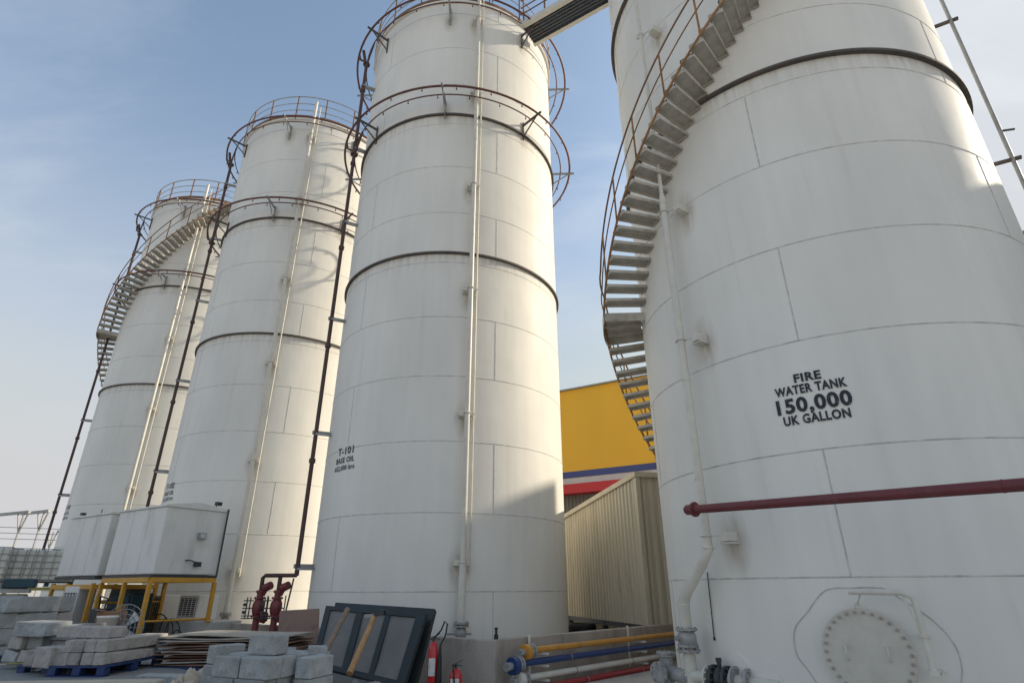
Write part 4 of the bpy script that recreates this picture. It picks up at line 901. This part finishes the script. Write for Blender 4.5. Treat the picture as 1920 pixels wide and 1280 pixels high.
# rubble
random.seed(11); SM = []
for k in range(5):
    bm = bmesh.new(); bmesh.ops.create_icosphere(bm, subdivisions=1, radius=1)
    for v in bm.verts: v.co *= random.uniform(.7, 1.15)
    me = bpy.data.meshes.new('stone'); bm.to_mesh(me); bm.free(); me.materials.append(M_STONE if k % 2 else M_BLOCK); SM.append(me)
for i in range(130):
    u = random.random(); px = 600+205*u; py = 1262+random.random()*34+10*(u > .8); D = 9.3-1.6*(py-1250)/40+random.uniform(-.2, .2)
    p = atd(px, py, D); h_ = .42*(1-abs(u-.4)*.9)*random.random(); sc = random.uniform(.03, .085)
    o = bpy.data.objects.new('stone', random.choice(SM)); S.collection.objects.link(o)
    o.location = (p.x, p.y, .15+h_*.75); o.scale = (sc*1.3, sc, sc*.75); o.rotation_euler = (random.random()*6, random.random()*6, random.random()*6)
    tag(o, 'broken piece of rubble heaped at the foot of the framed screens', 'rubble', 'rubble at the foot of the screens')
p = atd(700, 1280, 8.6); bm = bmesh.new(); bmesh.ops.create_grid(bm, x_segments=30, y_segments=20, size=1)
for v in bm.verts:
    r2 = v.co.x**2+v.co.y**2; v.co = Vector((v.co.x*.95, v.co.y*.6, max(0, 1-r2)*.32+.03*sin(v.co.x*23+v.co.y*11)*max(0, 1-r2)))
me = bpy.data.meshes.new('rubble_heap'); bm.to_mesh(me); bm.free(); me.materials.append(M_STONE)
o = bpy.data.objects.new('rubble_heap', me); S.collection.objects.link(o); o.location = (p.x, p.y, .153); tag(o, 'low heap of grit beneath the rubble in front of the screens', 'rubble heap'); o['kind'] = 'stuff'
# kerb at the bottom left and litter
a, b = atz(-60, 1290, .56), atz(300, 1284, .56); o = MB().box((0, 0, -.05), ((b-a).length, .2, .22), 0, 0, .015).build('kerb', M_KERB); o.location = (a+b)/2; o.rotation_euler = (0, 0, math.atan2(b.y-a.y, b.x-a.x)); tag(o, 'pale stone kerb along the bottom left edge', 'kerb')
p = atz(77, 1254, .52); mb = MB(); mb.lathe([(0, .03), (.05, .02), (.08, -.01)], 9, None); o = mb.build('paper_scrap', M_PAPER); o.location = p; tag(o, 'crumpled white scrap of paper on the ground before the pallets', 'litter')
p = atz(38, 1243, .52); mb = MB(); mb.bar((-.2, 0, 0), (.2, .05, .01), .09, .012); mb.bar((-.05, -.03, .012), (.16, .09, .02), .05, .01); o = mb.build('yellow_strap', M_OLIVE); o.location = p; tag(o, 'yellow strap lying on the ground before the left pallet', 'litter')
# tap on top of the wall
p = atz(930, 1200, .85); mb = MB(); mb.cyl((0, 0, 0), (0, 0, .07), .035, 10); mb.cyl((0, 0, .07), (.0, 0, .14), .02, 8); mb.cyl((0, 0, .14), (0, 0, .17), .028, 8); o = mb.build('hose_nozzle', M_RUBBER); o.location = (p.x, p.y+.09, .855); tag(o, 'small black nozzle standing on the corner of the low wall', 'nozzle')

# ------------------------------------------------------------------ caged totes on a rack, far left
def tote(p, rz, label, w=1.2, d=1.0, h=1.0):
    t = thing('caged_tote', label, 'tote', p, rz, 'caged plastic totes')
    MB().box((0, 0, .13+(h-.15)/2), (w-.06, d-.06, h-.17), 0, 0, .05).build('bottle', M_TOTE, t)
    mb = MB()
    for k in range(6):
        z = .14+(h-.15)*k/5
        for sy in (-1, 1): mb.box((0, sy*d/2, z), (w, .018, .018))
        for sx in (-1, 1): mb.box((sx*w/2, 0, z), (.022, d, .022))
    for k in range(7):
        x = -w/2+w*k/6
        for sy in (-1, 1): mb.box((x, sy*(d/2+.004), .14+(h-.15)/2), (.018, .018, h-.15))
    for k in range(7):
        y = -d/2+d*k/6
        for sx in (-1, 1): mb.box((sx*(w/2+.004), y, .14+(h-.15)/2), (.018, .018, h-.15))
    mb.build('cage', M_GALV, t)
    mb = MB(); mb.box((0, 0, .11), (w, d, .03)); 
    for x in (-.5, 0, .5):
        for y in (-.4, 0, .4): mb.box((x*w*.92, y*d, .05), (.1, .1, .1))
    mb.build('pallet_base', M_STEELD, t); mb = MB(); mb.lathe([(0, .04), (.11, .03), (.12, 0)], 16, Matrix.Translation((0, 0, h-.03))); mb.build('cap', M_STEELD, t); return t
p = atd(72, 1095, 22.2); rzt = R_(38); tote((p.x, p.y+.3, 1.66), rzt, 'caged white tote on the rack, rightmost of the row at the far left')
p2_ = atd(14, 1095, 22.2); tote((p2_.x-.15, p2_.y+.2, 1.66), rzt, 'caged white tote on the rack, next to the rightmost one')
p3_ = atd(-50, 1095, 22.0); tote((p3_.x, p3_.y, 1.66), rzt, 'caged white tote cut by the left edge of the picture')
rk = thing('steel_rack', 'yellowish steel rack with trays below the caged totes', 'rack', (p.x, p.y, .5), rzt)
mb = MB(); mb.box((-1.4, 0, 1.1), (4.4, 1.3, .08)); mb.build('shelf', M_OLIVE, rk)
mb = MB(); mb.box((-1.4, -.1, .55), (4.4, 1.2, .05)); mb.box((-1.2, -.2, .7), (3.4, .8, .24), 0, 0, .03); mb.build('tray', M_OLIVE, rk)
for x in (-3.55, -2.1, -.7, .75):
    for y in (-.6, .6): MB().box((x, y, .53), (.07, .07, 1.06)).build('post', M_OLIVE, rk)
p = atd(80, 1122, 18.5); sk = sack((p.x, p.y, 1.05), .8, .35, .22, 9, 'faded tarp bundle heaped before the steel rack'); sk.data.materials[0] = M_TARP; sk.name = 'tarp_bundle'; sk['category'] = 'tarp'
mb = MB(); mb.box((0, 0, .2), (1.3, .5, .4), 0, 0, .02); o = mb.build('crate', M_WOODG); o.location = (p.x, p.y+.1, .5); tag(o, 'wooden crate under the tarp bundle', 'crate')
p = atd(15, 1108, 17.0); mb = MB(); mb.box((0, 0, .5), (1.0, .7, 1.0), 0, 0, .03); mb.box((0, -.01, 1.06), (1.06, .76, .08)); mb.box((.2, -.1, 1.16), (.5, .3, .12), .3); o = mb.build('workbench', M_TARP); o.location = (p.x-.2, p.y, .5); o.rotation_euler = (0, 0, .6); tag(o, 'pale workbench with a dark box on it at the left edge', 'workbench')
mb = MB(); mb.box((0, 0, .09), (.55, .3, .18), 0, 0, .02); o = mb.build('equipment_box', M_TEAL); p = atd(38, 1092, 16.8); o.location = (p.x, p.y, 1.62); o.rotation_euler = (0, 0, .5); tag(o, 'small dark box on the pale workbench', 'box')
# skeleton frames with wires far left
def gallows(px, D, h, arm, label):
    p = atd(px, 1060, D); t = thing('wire_gantry', label, 'frame', (p.x, p.y, .5), R_(-20))
    mb = MB(); mb.box((0, 0, h/2), (.07, .07, h)); mb.build('post', M_GALV, t)
    mb = MB(); mb.bar((-arm, 0, h-.06), (.35, 0, h), .12, .14); mb.bar((0, 0, h-1.0), (-.45, 0, h-.1), .05, .05); mb.bar((0, 0, h-1.0), (.3, 0, h-.05), .05, .05); mb.build('beam', M_GALV, t)
gallows(14, 38, 4.6, 2.6, 'grey steel gallows frame behind the totes at the far left'); gallows(52, 38.5, 4.75, 1.7, 'grey steel gallows frame behind the totes, right of the leftmost one'); gallows(82, 46, 4.3, -1.9, 'grey steel gallows frame partly behind the slim burgundy pipe')
for k, z in enumerate((4.0, 3.75, 3.5)):
    p, q = atd(-30, 1000, 36), atd(190, 1000, 36); mb = MB(); mb.cyl((p.x, p.y, 0), (q.x, q.y, .05), .012, 5); o = mb.build('overhead_wire', M_STEELD); o.location = (0, 0, z+.2); tag(o, 'thin wire strung behind the steel gallows frames', 'wire', 'overhead wires')
